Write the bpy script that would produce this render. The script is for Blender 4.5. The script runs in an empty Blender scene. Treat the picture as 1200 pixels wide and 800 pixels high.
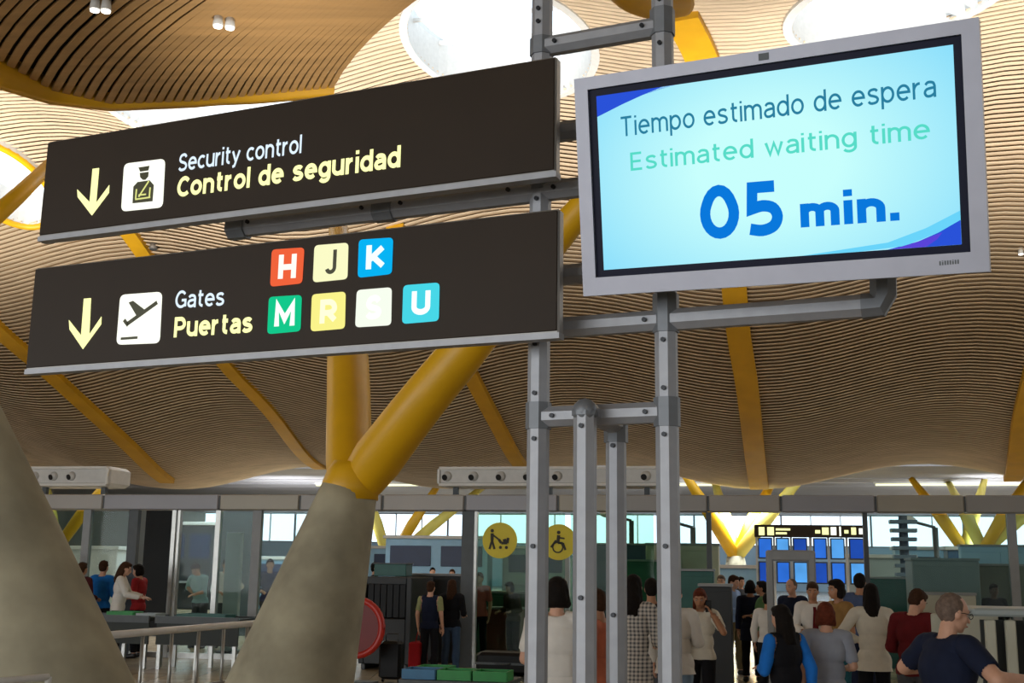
import bpy, math, random
import numpy as np
from mathutils import Vector, Matrix, noise
random.seed(7); rng = np.random.default_rng(7)
S = bpy.context.scene
COL = S.collection
PI = math.pi

# ------------------------------------------------------------------ camera
EYE = np.array([0.0, 0.0, 1.8]); FPX = 1361.6; PITCH = 0.1919; ROLL = 0.0140
_F = np.array([0, math.cos(PITCH), math.sin(PITCH)])
_R0 = np.array([1.0, 0, 0]); _U0 = np.cross(_R0, _F)
_R = math.cos(ROLL)*_R0 + math.sin(ROLL)*_U0
_U = -math.sin(ROLL)*_R0 + math.cos(ROLL)*_U0
cam = bpy.data.cameras.new('camera'); camo = bpy.data.objects.new('camera', cam); COL.objects.link(camo)
cam.sensor_width = 36; cam.lens = 36*FPX/1200; cam.clip_end = 500
camo.matrix_world = Matrix([[_R[i], _U[i], -_F[i], EYE[i]] for i in range(3)] + [[0, 0, 0, 1]])
S.camera = camo

# ------------------------------------------------------------------ world, light, exposure
w = bpy.data.worlds.new('sky'); S.world = w; w.use_nodes = True
bg = w.node_tree.nodes['Background']; bg.inputs[0].default_value = (0.86, 0.93, 1.0, 1); bg.inputs[1].default_value = 2.3
S.view_settings.view_transform = 'Standard'; S.view_settings.look = 'None'
S.view_settings.gamma = 1; S.view_settings.use_curve_mapping = False
S.view_settings.exposure = 0.0

def lamp(name, kind, loc, aim, power, color=(1, 1, 1), size=.3, sx=None, sy=None, angle=60, blend=.8):
    l = bpy.data.lights.new(name, kind); o = bpy.data.objects.new(name, l); COL.objects.link(o)
    l.energy = power; l.color = color
    if kind == 'AREA':
        l.shape = 'RECTANGLE'; l.size = sx; l.size_y = sy
    elif kind == 'SPOT':
        l.spot_size = math.radians(angle); l.spot_blend = blend; l.shadow_soft_size = size
    else: l.shadow_soft_size = size
    o.location = loc
    d = Vector(aim) - Vector(loc); o.rotation_euler = d.to_track_quat('-Z', 'Y').to_euler()
    return o

# building axes: s runs away from us into the hall, t runs to the right along the glass wall
PHI = math.radians(12)
def Bp(s, t, z=0.0): return np.array([s*math.sin(PHI) + t*math.cos(PHI), s*math.cos(PHI) - t*math.sin(PHI), z])
def toB(p): return p[0]*math.sin(PHI) + p[1]*math.cos(PHI), p[0]*math.cos(PHI) - p[1]*math.sin(PHI)
UH = Bp(1, 0); VH = Bp(0, 1)
def ray(px, py):
    d = _F + (px-600)/FPX*_R - (py-400)/FPX*_U; return d
def W(px, py, y): d = ray(px, py); return EYE + d*(y/d[1])          # point seen at (px, py), y metres ahead
def Wz(px, py, z): d = ray(px, py); return EYE + d*((z-EYE[2])/d[2])
def Ws(px, py, s):                                                  # on the vertical plane s = const of the building
    d = ray(px, py); k = d@UH; return EYE + d*(s/k)
def Pl(px, py, P0, n): d = ray(px, py); return EYE + d*(((P0-EYE)@n)/(d@n))

# (the hall shell behind and above the camera is built with the floor)
# uplighters of the hall, then unseen fill lights added for brightness
for t_ in (-30, -21, -12, -3, 6, 15, 24):              # uplighters standing on the partition beam
    lamp('ceiling_uplight', 'SPOT', tuple(Bp(22.8, t_, 3.6)), tuple(Bp(30.5, t_, 14.4)), 15500, (1, .97, .93), .5, angle=74, blend=1)
for t_, pw in ((-26, 2100), (-10, 1200), (6, 300), (22, 250)):
    lamp('entry_fill_light', 'AREA', tuple(Bp(-12, t_, 3.4)), tuple(Bp(12, t_*.5, 2.5)), pw, (.95, .98, 1), sx=12, sy=6)  # broad soft fill added behind the camera; no windows are built there
lamp('near_bay_fill_spot', 'SPOT', (-4.2, 17.5, 5.2), (-3.6, 19.3, 11.2), 1700, (1, .95, .88), .5, angle=70, blend=1)  # added spot that brightens the right part of the near bay
for s_, t_ in ((28, -14), (28, 8), (42, -20), (42, 12), (62, -25), (62, 0), (62, 25), (90, -25), (90, 15)):
    lamp('hall_fill_light', 'AREA', tuple(Bp(s_, t_, 5.3)), tuple(Bp(s_, t_, 0)), 400 if s_ < 50 else 1500, (.90, .96, 1), sx=4, sy=4)  # unseen area lights added to brighten the floor and far hall
for s_ in (66, 88):
    for t_ in (-28, -8, 12, 30): lamp('far_ceiling_fill_spot', 'SPOT', tuple(Bp(s_, t_, 2.6)), tuple(Bp(s_+4, t_, 7)), 3500, (.95, .97, 1), 1.0, angle=140, blend=1)  # unseen upward spots added to lift the dark far ceiling

# ------------------------------------------------------------------ materials
def lin(h):
    if isinstance(h, str): h = [int(h[i:i+2], 16)/255 for i in (0, 2, 4)]
    return tuple((c/12.92 if c <= .04045 else ((c+.055)/1.055)**2.4) for c in h)
MC = {}
def mat(name, col, rough=.6, metal=0, var=.12, scale=6, bump=0, emit=0, trans=None, spec=.5, stretch=None):
    if name in MC: return MC[name]
    m = bpy.data.materials.new(name); m.use_nodes = True; MC[name] = m
    nt = m.node_tree; b = nt.nodes['Principled BSDF']; c = lin(col)
    b.inputs['Roughness'].default_value = rough; b.inputs['Metallic'].default_value = metal
    b.inputs['Specular IOR Level'].default_value = spec
    tc = nt.nodes.new('ShaderNodeTexCoord'); n = nt.nodes.new('ShaderNodeTexNoise'); n.inputs['Scale'].default_value = scale
    n.inputs['Detail'].default_value = 4
    if stretch:
        mp = nt.nodes.new('ShaderNodeMapping'); mp.inputs['Scale'].default_value = stretch
        nt.links.new(tc.outputs['Object'], mp.inputs[0]); nt.links.new(mp.outputs[0], n.inputs['Vector'])
    else: nt.links.new(tc.outputs['Object'], n.inputs['Vector'])
    r = nt.nodes.new('ShaderNodeValToRGB'); nt.links.new(n.outputs['Fac'], r.inputs[0])
    r.color_ramp.elements[0].position = .3; r.color_ramp.elements[1].position = .7
    r.color_ramp.elements[0].color = (*[x*(1-var) for x in c], 1); r.color_ramp.elements[1].color = (*[min(1, x*(1+var)) for x in c], 1)
    nt.links.new(r.outputs[0], b.inputs['Base Color'])
    if emit:
        b.inputs['Emission Color'].default_value = (*c, 1); b.inputs['Emission Strength'].default_value = emit
    if bump:
        bm = nt.nodes.new('ShaderNodeBump'); bm.inputs['Strength'].default_value = bump; bm.inputs['Distance'].default_value = .02
        nt.links.new(n.outputs['Fac'], bm.inputs['Height']); nt.links.new(bm.outputs[0], b.inputs['Normal'])
    return m
def glass(name, col, refl=.12, tint=1.0):
    if name in MC: return MC[name]
    m = bpy.data.materials.new(name); m.use_nodes = True; MC[name] = m; nt = m.node_tree; nt.nodes.clear()
    o = nt.nodes.new('ShaderNodeOutputMaterial'); t = nt.nodes.new('ShaderNodeBsdfTransparent'); g = nt.nodes.new('ShaderNodeBsdfGlossy')
    g.inputs['Roughness'].default_value = .03; t.inputs[0].default_value = (*lin(col), 1)
    f = nt.nodes.new('ShaderNodeFresnel'); f.inputs[0].default_value = 1.45
    a = nt.nodes.new('ShaderNodeMath'); a.operation = 'MULTIPLY_ADD'; a.inputs[1].default_value = .13; a.inputs[2].default_value = 0
    nt.links.new(f.outputs[0], a.inputs[0])
    x = nt.nodes.new('ShaderNodeMixShader'); nt.links.new(a.outputs[0], x.inputs[0]); nt.links.new(t.outputs[0], x.inputs[1]); nt.links.new(g.outputs[0], x.inputs[2])
    nt.links.new(x.outputs[0], o.inputs[0]); return m
def emis(name, col, k=1.0, var=0):
    if name in MC: return MC[name]
    m = bpy.data.materials.new(name); m.use_nodes = True; MC[name] = m; nt = m.node_tree; nt.nodes.clear()
    o = nt.nodes.new('ShaderNodeOutputMaterial'); e = nt.nodes.new('ShaderNodeEmission'); e.inputs[0].default_value = (*lin(col), 1); e.inputs[1].default_value = k
    if var:
        tc = nt.nodes.new('ShaderNodeTexCoord'); n = nt.nodes.new('ShaderNodeTexNoise'); n.inputs['Scale'].default_value = 1.5
        nt.links.new(tc.outputs['Object'], n.inputs['Vector'])
        ma = nt.nodes.new('ShaderNodeMath'); ma.operation = 'MULTIPLY_ADD'; ma.inputs[1].default_value = var*k; ma.inputs[2].default_value = k*(1-var/2)
        nt.links.new(n.outputs['Fac'], ma.inputs[0]); nt.links.new(ma.outputs[0], e.inputs[1])
    nt.links.new(e.outputs[0], o.inputs[0]); return m

ALU = mat('brushed_aluminium', '97999e', .48, .35, .06, 20)
ALU_D = mat('grey_joint_cast', '73777c', .5, .4, .08, 20)
STEEL = mat('satin_steel', '9a9a96', .35, .7, .08, 14)
WHITE = mat('white_painted_metal', 'c9c8c4', .45, 0, .05, 8)
GREYP = mat('grey_paint', '8b8e90', .5, 0, .06, 6)
GREYD = mat('dark_grey_paint', '43494c', .5, 0, .1, 6)
BLACK = mat('black_plastic', '0c0d0e', .5, 0, .2, 8, spec=.2)
BOLT = mat('bolt_black', '24262a', .4, .5, .1, 30)
SIGNB = mat('sign_face_black_brown', '2b2117', .5, 0, .06, 3, spec=.18)
YEL = mat('yellow_painted_steel', 'dba70c', .42, 0, .10, 1.2)
YEL2 = mat('yellow_rib_paint', 'c9960a', .55, 0, .10, 1.0)
YELP = mat('pale_yellow_paint', 'e4d56a', .5, 0, .08, 1.2)
CONC = mat('cast_concrete', '9c9680', .85, 0, .32, 2.4, bump=.35)
WOOD = mat('bamboo_slat', 'ccb79a', .6, 0, .14, 1.5, stretch=(.3, 3, 3))
WOODD = mat('bamboo_slat_shaded', 'a07c4c', .6, 0, .16, 1.5, stretch=(.3, 3, 3))  # shaded copy of the slat wood, the near bay's shade is in its colour
BACKM = mat('ceiling_backing', '8a7152', .9, 0, .2, 1)
GAPD = mat('near_ceiling_backing', '1d120b', .9, 0, .2, 1)  # near-black, the shade in the gaps between slats is in the colour
SKIN = [mat('skin_light', 'c99a80', .55, 0, .08, 12), mat('skin_tan', 'a87858', .55, 0, .08, 12), mat('skin_dark', '5f4232', .55, 0, .08, 12)]

# ------------------------------------------------------------------ geometry helpers
class MB:
    def __init__(s): s.v = []; s.f = []; s.n = 0; s.sm = []
    def add(s, v, f, smooth=False):
        s.v.append(np.asarray(v, float).reshape(-1, 3)); s.f += [tuple(i+s.n for i in q) for q in f]; s.sm += [smooth]*len(f); s.n += len(s.v[-1]); return s
    def box(s, c, size, X=(1, 0, 0), Y=(0, 1, 0), Z=(0, 0, 1), bev=0):
        X, Y, Z = (np.asarray(a, float) for a in (X, Y, Z)); c = np.asarray(c, float); h = np.array(size)/2
        if bev <= 0:
            v = [c + X*h[0]*a + Y*h[1]*b + Z*h[2]*k for k in (-1, 1) for a, b in ((-1, -1), (1, -1), (1, 1), (-1, 1))]
            return s.add(v, [(3, 2, 1, 0), (4, 5, 6, 7), (0, 1, 5, 4), (1, 2, 6, 5), (2, 3, 7, 6), (3, 0, 4, 7)])
        bev = min(bev, min(h)*.9)
        ring = []
        for k, e in ((-1, 1), (-1, 0), (1, 0), (1, 1)):
            a, b = h[0]-(bev if e else 0), h[1]-(bev if e else 0); z = h[2] if e else h[2]-bev
            q = []
            for (sx, sy) in ((-1, -1), (1, -1), (1, 1), (-1, 1)):
                for first in ((0, 1) if sx*sy > 0 else (1, 0)):
                    aa, bb = (a, b-bev) if first == 0 else (a-bev, b)
                    q.append(c + X*sx*aa + Y*sy*bb + Z*k*z)
            # order around
            q = sorted(q, key=lambda p: math.atan2((p-c)@Y, (p-c)@X)); ring.append(q)
        v = [p for q in ring for p in q]; f = [tuple(range(7, -1, -1)), tuple(range(24, 32))]
        for r in range(3):
            for i in range(8): j = (i+1) % 8; f.append((r*8+i, r*8+j, r*8+8+j, r*8+8+i))
        return s.add(v, f)
    def tube(s, pts, rad, n=10, smooth=True, caps=True, ref=None, twist=0):
        pts = [np.asarray(p, float) for p in pts]
        if not hasattr(rad, '__len__'): rad = [rad]*len(pts)
        v = []; prev = None
        for i, p in enumerate(pts):
            d = (pts[min(i+1, len(pts)-1)] - pts[max(i-1, 0)]); d = d/(np.linalg.norm(d)+1e-12)
            a = prev if prev is not None else (np.asarray(ref, float) if ref is not None else (np.array([0, 0, 1.]) if abs(d[2]) < .9 else np.array([1., 0, 0])))
            a = a - d*(a@d); a /= np.linalg.norm(a); prev = a; b = np.cross(d, a)
            for k in range(n):
                th = 2*PI*k/n + twist; v.append(p + rad[i]*(math.cos(th)*a + math.sin(th)*b))
        f = []
        for i in range(len(pts)-1):
            for k in range(n): j = (k+1) % n; f.append((i*n+k, i*n+j, i*n+n+j, i*n+n+k))
        s.add(v, f, smooth)
        if caps: 
            b = s.n - len(v); s.f += [tuple(b+k for k in range(n-1, -1, -1)), tuple(b+(len(pts)-1)*n+k for k in range(n))]; s.sm += [False]*2
        return s
    def prism(s, poly, P0, A, B, N, t):                # poly in plane coords (a, b), extruded t along N
        P0, A, B, N = (np.asarray(x, float) for x in (P0, A, B, N)); n = len(poly)
        v = [P0 + A*a + B*b for a, b in poly] + [P0 + A*a + B*b + N*t for a, b in poly]
        f = [tuple(range(n-1, -1, -1)), tuple(range(n, 2*n))] + [(i, (i+1) % n, n+(i+1) % n, n+i) for i in range(n)]
        return s.add(v, f)
    def sphere(s, c, r, nu=12, nv=8, R=None):
        c = np.asarray(c, float); r = np.ones(3)*r if not hasattr(r, '__len__') else np.asarray(r, float); v = []
        for j in range(1, nv):
            th = PI*j/nv
            for i in range(nu): ph = 2*PI*i/nu; v.append(np.array([math.sin(th)*math.cos(ph), math.sin(th)*math.sin(ph), math.cos(th)])*r)
        v.append(np.array([0, 0, 1.])*r); v.append(np.array([0, 0, -1.])*r); v = np.array(v)
        if R is not None: v = v @ np.asarray(R).T
        f = []
        for j in range(nv-2):
            for i in range(nu): k = (i+1) % nu; f.append((j*nu+i, j*nu+nu+i, j*nu+nu+k, j*nu+k))
        T = (nv-1)*nu
        for i in range(nu): k = (i+1) % nu; f.append((T, i, k)); f.append((T+1, (nv-2)*nu+k, (nv-2)*nu+i))
        return s.add(v + c, f, True)
    def cap(s, a, b, ra, rb, n=10):                     # capsule with tapering radius
        a, b = np.asarray(a, float), np.asarray(b, float); d = b-a; L = np.linalg.norm(d)+1e-9; d = d/L
        pts = []; rr = []
        for q in (85, 60, 30): pts.append(a - d*ra*math.sin(math.radians(q))); rr.append(ra*math.cos(math.radians(q)))
        pts.append(a); rr.append(ra); pts.append(b); rr.append(rb)
        for q in (30, 60, 85): pts.append(b + d*rb*math.sin(math.radians(q))); rr.append(rb*math.cos(math.radians(q)))
        return s.tube(pts, rr, n)
    def disc(s, c, N, r, t, n=24, A=None):
        N = np.asarray(N, float); c = np.asarray(c, float)
        return s.tube([c - N*t/2, c + N*t/2], r, n, smooth=False)
ORG = {}
def link(name, me, parent=None):
    o = bpy.data.objects.new(name, me); COL.objects.link(o)
    if parent is not None: o.parent = parent
    return o
def add(name, mb, m, parent=None, label=None, local=False, mats=None):
    v = np.concatenate(mb.v) if mb.v else np.zeros((0, 3))
    org = np.zeros(3)
    if parent is not None and not local:
        org = ORG[parent.name]; v = v - org
    me = bpy.data.meshes.new(name); me.from_pydata(v.tolist(), [], mb.f); me.materials.append(m)
    me.polygons.foreach_set('use_smooth', mb.sm)
    me.update(); o = link(name, me, parent); ORG[o.name] = org
    if label: o['label'] = label
    return o
def thing(name, label, cat, loc=(0, 0, 0), rotz=0, group=None):
    o = bpy.data.objects.new(name, None); COL.objects.link(o); o.empty_display_size = .1
    o.location = tuple(loc); o.rotation_euler = (0, 0, rotz); ORG[o.name] = np.array(loc, float)
    o['label'] = label; o['category'] = cat
    if group: o['group'] = group
    return o
def struct(name, loc=(0, 0, 0), label=None):
    o = bpy.data.objects.new(name, None); COL.objects.link(o); o.location = tuple(loc); ORG[o.name] = np.array(loc, float); o['kind'] = 'structure'
    if label: o['label'] = label
    return o
def copy_tree(o, parent=None, loc=None, rotz=None, label=None):
    c = o.copy(); COL.objects.link(c); c.parent = parent
    if loc is not None: c.location = tuple(loc)
    if rotz is not None: c.rotation_euler = (0, 0, rotz)
    if label: c['label'] = label
    for ch in o.children: copy_tree(ch, c)
    return c
def rrect(c4, r=.12, n=4):                              # rounded quad from 4 corners (2D), r as fraction
    c4 = [np.asarray(p, float) for p in c4]; out = []
    for i in range(4):
        p, a, b = c4[i], c4[i-1], c4[(i+1) % 4]
        e1 = p + (a-p)*r; e2 = p + (b-p)*r
        for k in range(n+1):
            t = k/n; out.append((1-t)**2*e1 + 2*t*(1-t)*p + t*t*e2)
    return out
# letters are drawn as ribbons along their strokes (cap height 1, x-height .75)
def AR(cx, cy, rx, ry, a0, a1):
    n = max(3, int(abs(a1-a0)/15)); return [(cx+rx*math.cos(math.radians(a0+(a1-a0)*k/n)), cy+ry*math.sin(math.radians(a0+(a1-a0)*k/n))) for k in range(n+1)]
def CM(P, k=4):
    P = [np.array(p, float) for p in P]; out = []
    for i in range(len(P)-1):
        p0, p1, p2, p3 = P[max(i-1, 0)], P[i], P[i+1], P[min(i+2, len(P)-1)]
        for j in range(k):
            t = j/k; out.append(tuple(.5*((2*p1)+(-p0+p2)*t+(2*p0-5*p1+4*p2-p3)*t*t+(-p0+3*p1-3*p2+p3)*t**3)))
    return out+[tuple(P[-1])]
_s = [(.45, .64), (.37, .73), (.24, .75), (.09, .70), (.03, .57), (.10, .45), (.25, .39), (.40, .32), (.47, .19), (.40, .05), (.24, 0), (.09, .02), (0, .12)]
GL_ = {'o': [.56, AR(.28, .375, .28, .375, 0, 360)], 'n': [.52, [(0, 0), (0, .75)], AR(.26, .45, .26, .30, 180, 0)+[(.52, 0)]],
 'm': [.86, [(0, 0), (0, .75)], AR(.215, .5, .215, .25, 180, 0)+[(.43, 0)], AR(.645, .5, .215, .25, 180, 0)+[(.86, 0)]],
 'i': [0, [(0, 0), (0, .75)], 'dot'], 'l': [0, [(0, 0), (0, 1.0)]], 't': [.34, [(.13, .94), (.13, .22)]+AR(.33, .2, .2, .2, 190, 275), [(0, .75), (.36, .75)]],
 'e': [.56, [(.0, .39), (.56, .39)]+AR(.28, .375, .28, .375, 5, 315)], 'c': [.47, AR(.28, .375, .28, .375, 48, 312)],
 'u': [.52, [(0, .75), (0, .28)]+AR(.26, .28, .26, .28, 180, 345), [(.52, .75), (.52, 0)]], 'r': [.30, [(0, 0), (0, .75)], AR(.28, .38, .28, .37, 170, 85)],
 'y': [.54, [(0, .75), (.27, .0)], [(.54, .75), (.27, 0), (.17, -.22), (.02, -.26)]], 'd': [.54, AR(.27, .375, .27, .375, 0, 360), [(.54, 0), (.54, 1.0)]],
 'g': [.54, AR(.27, .375, .27, .375, 0, 360), [(.54, .75), (.54, -.03)]+AR(.27, -.05, .27, .21, 0, -150)], 'p': [.54, AR(.27, .375, .27, .375, 0, 360), [(0, -.26), (0, .75)]],
 'a': [.48, CM([(.04, .62), (.13, .73), (.27, .75), (.42, .69), (.48, .52)])+[(.48, 0)], CM([(.48, .44), (.25, .42), (.07, .36), (0, .2), (.07, .04), (.22, 0), (.38, .06), (.48, .17)])],
 's': [.47, CM(_s)], 'S': [.58, CM([(x*1.22, y*1.333) for x, y in _s])], 'w': [.76, [(0, .75), (.19, 0), (.38, .7), (.57, 0), (.76, .75)]],
 'C': [.62, AR(.37, .5, .37, .5, 45, 315)], 'G': [.68, AR(.37, .5, .37, .5, 45, 315), [(.40, .46), (.68, .46), (.68, .10)]],
 'P': [.57, [(0, 0), (0, 1)], [(0, 1), (.30, 1)]+AR(.30, .73, .27, .27, 80, -80)+[(.30, .46), (0, .46)]], 'R': [.60, [(0, 0), (0, 1)], [(0, 1), (.30, 1)]+AR(.30, .73, .27, .27, 80, -80)+[(.30, .46), (0, .46)], [(.28, .46), (.60, 0)]],
 'T': [.66, [(0, 1), (.66, 1)], [(.33, 1), (.33, 0)]], 'E': [.54, [(.52, 1), (0, 1), (0, 0), (.54, 0)], [(0, .53), (.48, .53)]], 'H': [.62, [(0, 0), (0, 1)], [(.62, 0), (.62, 1)], [(0, .52), (.62, .52)]],
 'J': [.36, [(.36, 1), (.36, .25)]+AR(.18, .24, .18, .24, 0, -165)], 'K': [.62, [(0, 0), (0, 1)], [(.6, 1), (.04, .40)], [(.2, .56), (.63, 0)]], 'M': [.74, [(0, 0), (0, 1), (.37, .25), (.74, 1), (.74, 0)]],
 'U': [.64, [(0, 1), (0, .32)]+AR(.32, .32, .32, .32, 180, 360)+[(.64, 1)]], '0': [.58, AR(.29, .5, .29, .5, 0, 360)], '5': [.54, [(.50, 1), (.07, 1), (.05, .56)]+CM([(.05, .56), (.26, .62), (.46, .55), (.54, .33), (.46, .1), (.24, 0), (0, .05)])], '.': [0, 'pt'], ' ': [.18]}
def ribbon(P, w_):
    P = [np.array(p, float) for p in P]; Q = [P[0]]
    for p in P[1:]:
        if np.linalg.norm(p-Q[-1]) > 1e-4: Q.append(p)
    closed = np.linalg.norm(Q[0]-Q[-1]) < 1e-3
    if not closed:
        for e, f_ in ((0, 1), (-1, -2)):
            d = Q[e]-Q[f_]; L = np.linalg.norm(d)
            if L > .15 and abs(d[0]) < .02: Q[e] = Q[e]+d/L*w_/2
    n = len(Q); v = []
    for i in range(n):
        a = Q[i-1] if i else (Q[-2] if closed else None); b = Q[i+1] if i < n-1 else (Q[1] if closed else None)
        d1 = (Q[i]-a)/np.linalg.norm(Q[i]-a) if a is not None else None; d2 = (b-Q[i])/np.linalg.norm(b-Q[i]) if b is not None else None
        if d1 is None: d1 = d2
        if d2 is None: d2 = d1
        m_ = d1+d2; m_ = m_/(np.linalg.norm(m_)+1e-9) if np.linalg.norm(m_) > .05 else d1; nn = np.array([-m_[1], m_[0]]); k = 1/max(.42, abs(nn@np.array([-d1[1], d1[0]])))
        v += [Q[i]+nn*w_/2*k, Q[i]-nn*w_/2*k]
    return v, [(2*i, 2*i+1, 2*i+3, 2*i+2) for i in range(n-1)]
def glyph(ch, w_, x0):
    g = GL_[ch]; out_v, out_f = [], []
    def my(y):
        return float(np.interp(y, [-.26, 0, .75, 1.0], [-.26+w_/2, w_/2, .75-w_/2, 1.0-w_/2]))
    for st_ in g[1:]:
        if st_ == 'dot': v = [(-w_/2, .87), (w_/2, .87), (w_/2, .87+w_*.85), (-w_/2, .87+w_*.85)]; f = [(0, 1, 2, 3)]
        elif st_ == 'pt': v = [(-w_/2, 0), (w_/2, 0), (w_/2, w_), (-w_/2, w_)]; f = [(0, 1, 2, 3)]
        else: v, f = ribbon([(x_, my(y_)) for x_, y_ in st_], w_)
        b = len(out_v); out_v += [(p[0]+x0+w_/2, p[1]) for p in v]; out_f += [tuple(i+b for i in q) for q in f]
    return out_v, out_f, g[0]+w_
def text_layout(txt, w_, gap):
    x = 0; L = []
    for ch in txt:
        v, f, ad = glyph(ch, w_, x)
        if f: L.append((ch, np.array(v), f))
        x += ad+gap
    return L

# ------------------------------------------------------------------ roof surface
S_CREST, S_TR = 27.0, 57.0
Z_TR = 5.75; AMP = 4.7; T0 = None
def roof_z(s, t):
    q = (s-S_CREST)/(S_TR-S_CREST)
    return Z_TR + AMP*(1+math.cos(PI*q)) + RW*math.cos(2*PI*(t-RT0)/RT)
RW = 0.0; RT = 14.5; RT0 = 0.0
def roof_hit(px, py):
    d = ray(px, py); k0 = 8.0
    f = lambda k: (EYE+d*k)[2] - roof_z(*toB(EYE+d*k))
    prev = f(k0); k = k0
    while k < 90:
        k2 = k+.25; c = f(k2)
        if prev < 0 <= c:
            a, b = k, k2
            for _ in range(20):
                m_ = (a+b)/2
                if f(m_) < 0: a = m_
                else: b = m_
            return EYE + d*a
        prev = c; k = k2
    return None
_a = Ws(200, 572, S_TR); _b = Ws(890, 572, S_TR)
_ta, _tb = toB(_a)[1], toB(_b)[1]
RT = (_tb-_ta)/2; RT0 = _ta + RT/2; RW = .60            # lows of the wavy lower edge sit at these two ribs
Z_TR = (_a[2]+_b[2])/2 + RW

HOLES = []                                              # (s, t, half-s, half-t)
def hole(px, py, hs, ht):
    p = roof_hit(px, py); s, t = toB(p); HOLES.append((s, t, hs, ht)); return s, t
SKY1 = hole(586, 42, 3.0, 2.5); SKY2 = hole(1060, -6, 2.2, 2.7)
SKY3 = hole(236, 131, 2.3, 3.1); SKY4 = hole(2, 210, 2.3, 1.3)
def spans(s, t0, t1, grow=0):
    out = [(t0, t1)]
    for (hs, ht, a, b) in HOLES:
        a += grow; b += grow
        if abs(s-hs) < a:
            w_ = b*math.sqrt(1-((s-hs)/a)**2); n = []
            for (p, q) in out:
                if ht+w_ <= p or ht-w_ >= q: n.append((p, q)); continue
                if ht-w_ > p+.1: n.append((p, ht-w_))
                if ht+w_ < q-.1: n.append((ht+w_, q))
            out = n
    return out
def sweep(mb, P, wv, h, w_):                            # rectangular bar along points P; wv widthwise vectors
    v = []; n = len(P)
    for i, p in enumerate(P):
        d = P[min(i+1, n-1)]-P[max(i-1, 0)]; d = d/np.linalg.norm(d); a = wv - d*(wv@d); a = a/np.linalg.norm(a); b = np.cross(d, a)
        if b[2] < 0: b = -b
        for x, y in ((-1, 0), (1, 0), (1, 1), (-1, 1)): v.append(p + a*x*w_/2 + b*y*h)
    f = [(3, 2, 1, 0), tuple(4*(n-1)+k for k in range(4))]
    for i in range(n-1):
        for k in range(4): j = (k+1) % 4; f.append((i*4+k, i*4+j, i*4+4+j, i*4+4+k))
    mb.add(v, f)
ceil = struct('ceiling', label='wavy bamboo slat ceiling over the hall crossed by yellow ribs')
PITCH_S = .20
s = S_CREST-5.5; cnt = 0
while s < S_TR+1.4:
    x0 = -(s*.46+20); x1 = s*.40+12
    x0 += -s*math.tan(PHI)*.0; mb = MB()
    for (p, q) in spans(s, x0-6, x1):
        tt = [p]+[t for t in np.arange(math.ceil(p), q, 1.0) if p+.05 < t < q-.05]+[q]
        P = [Bp(s, t, roof_z(s, t)) for t in tt]
        sweep(mb, P, UH, .03, .160)
    add('slat', mb, WOOD, ceil); s += PITCH_S; cnt += 1
mb = MB(); s = S_CREST-5.5
while s < S_TR+1.4:
    for (p, q) in spans(s+.25, -(s*.46+26), s*.40+12.2, .2):
        tt = [p]+[t for t in np.arange(math.ceil(p), q, 1.0) if p+.05 < t < q-.05]+[q]; n = len(tt)
        v = [Bp(a_, t, roof_z(a_, t)+.10) for t in tt for a_ in (s-.04, s+.54)]
        mb.add(v, [(2*k, 2*k+1, 2*k+3, 2*k+2) for k in range(n-1)], True)
    s += .5
add('backing', mb, BACKM, ceil, 'dark backing above the slats')
# skylight rims, drums and panes
for i, (hs, ht, a, b) in enumerate(HOLES):
    n = 48; v = []; f = []
    for k in range(n):
        th = 2*PI*k/n; cs, sn = math.cos(th), math.sin(th)
        for (g, dz) in ((.0, -.10), (.22, -.10), (.22, 1.1), (.0, 1.1)):
            ss, tt = hs+(a+g)*cs, ht+(b+g)*sn; v.append(Bp(ss, tt, roof_z(hs+a*cs, ht+b*sn)+dz))
    for k in range(n):
        j = (k+1) % n
        for e in range(4): f.append((k*4+e, k*4+(e+1) % 4, j*4+(e+1) % 4, j*4+e))
    mb = MB().add(v, f, False); add('skylight_rim', mb, WHITE, ceil)
    if i == 3:
        P = [Bp(hs+(a+.1)*math.cos(2*PI*k/40), ht+(b+.1)*math.sin(2*PI*k/40), roof_z(hs+a*math.cos(2*PI*k/40), ht+b*math.sin(2*PI*k/40))-.12) for k in range(41)]
        add('skylight_edge', MB().tube(P, .13, 8, caps=False), YEL, ceil, 'yellow skylight edge')
    mb = MB(); zc = max(roof_z(hs+a*c_, ht+b*d_) for c_ in (-1, 0, 1) for d_ in (-1, 0, 1))+.7
    mb.add([Bp(hs+a*math.cos(2*PI*k/n), ht+b*math.sin(2*PI*k/n), zc) for k in range(n)], [tuple(range(n))])
    add('skylight_pane', mb, glass('clear_glass', 'f4fbff'), ceil)
    if i < 2:
        mb = MB()
        for k in (-1, 0, 1): 
            hw = b*math.sqrt(1-(k*.5)**2); mb.box(Bp(hs+k*a*.5, ht, zc-.1), (.06, hw*2, .1), UH, VH)
        add('skylight_bar', mb, WHITE, ceil)
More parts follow.
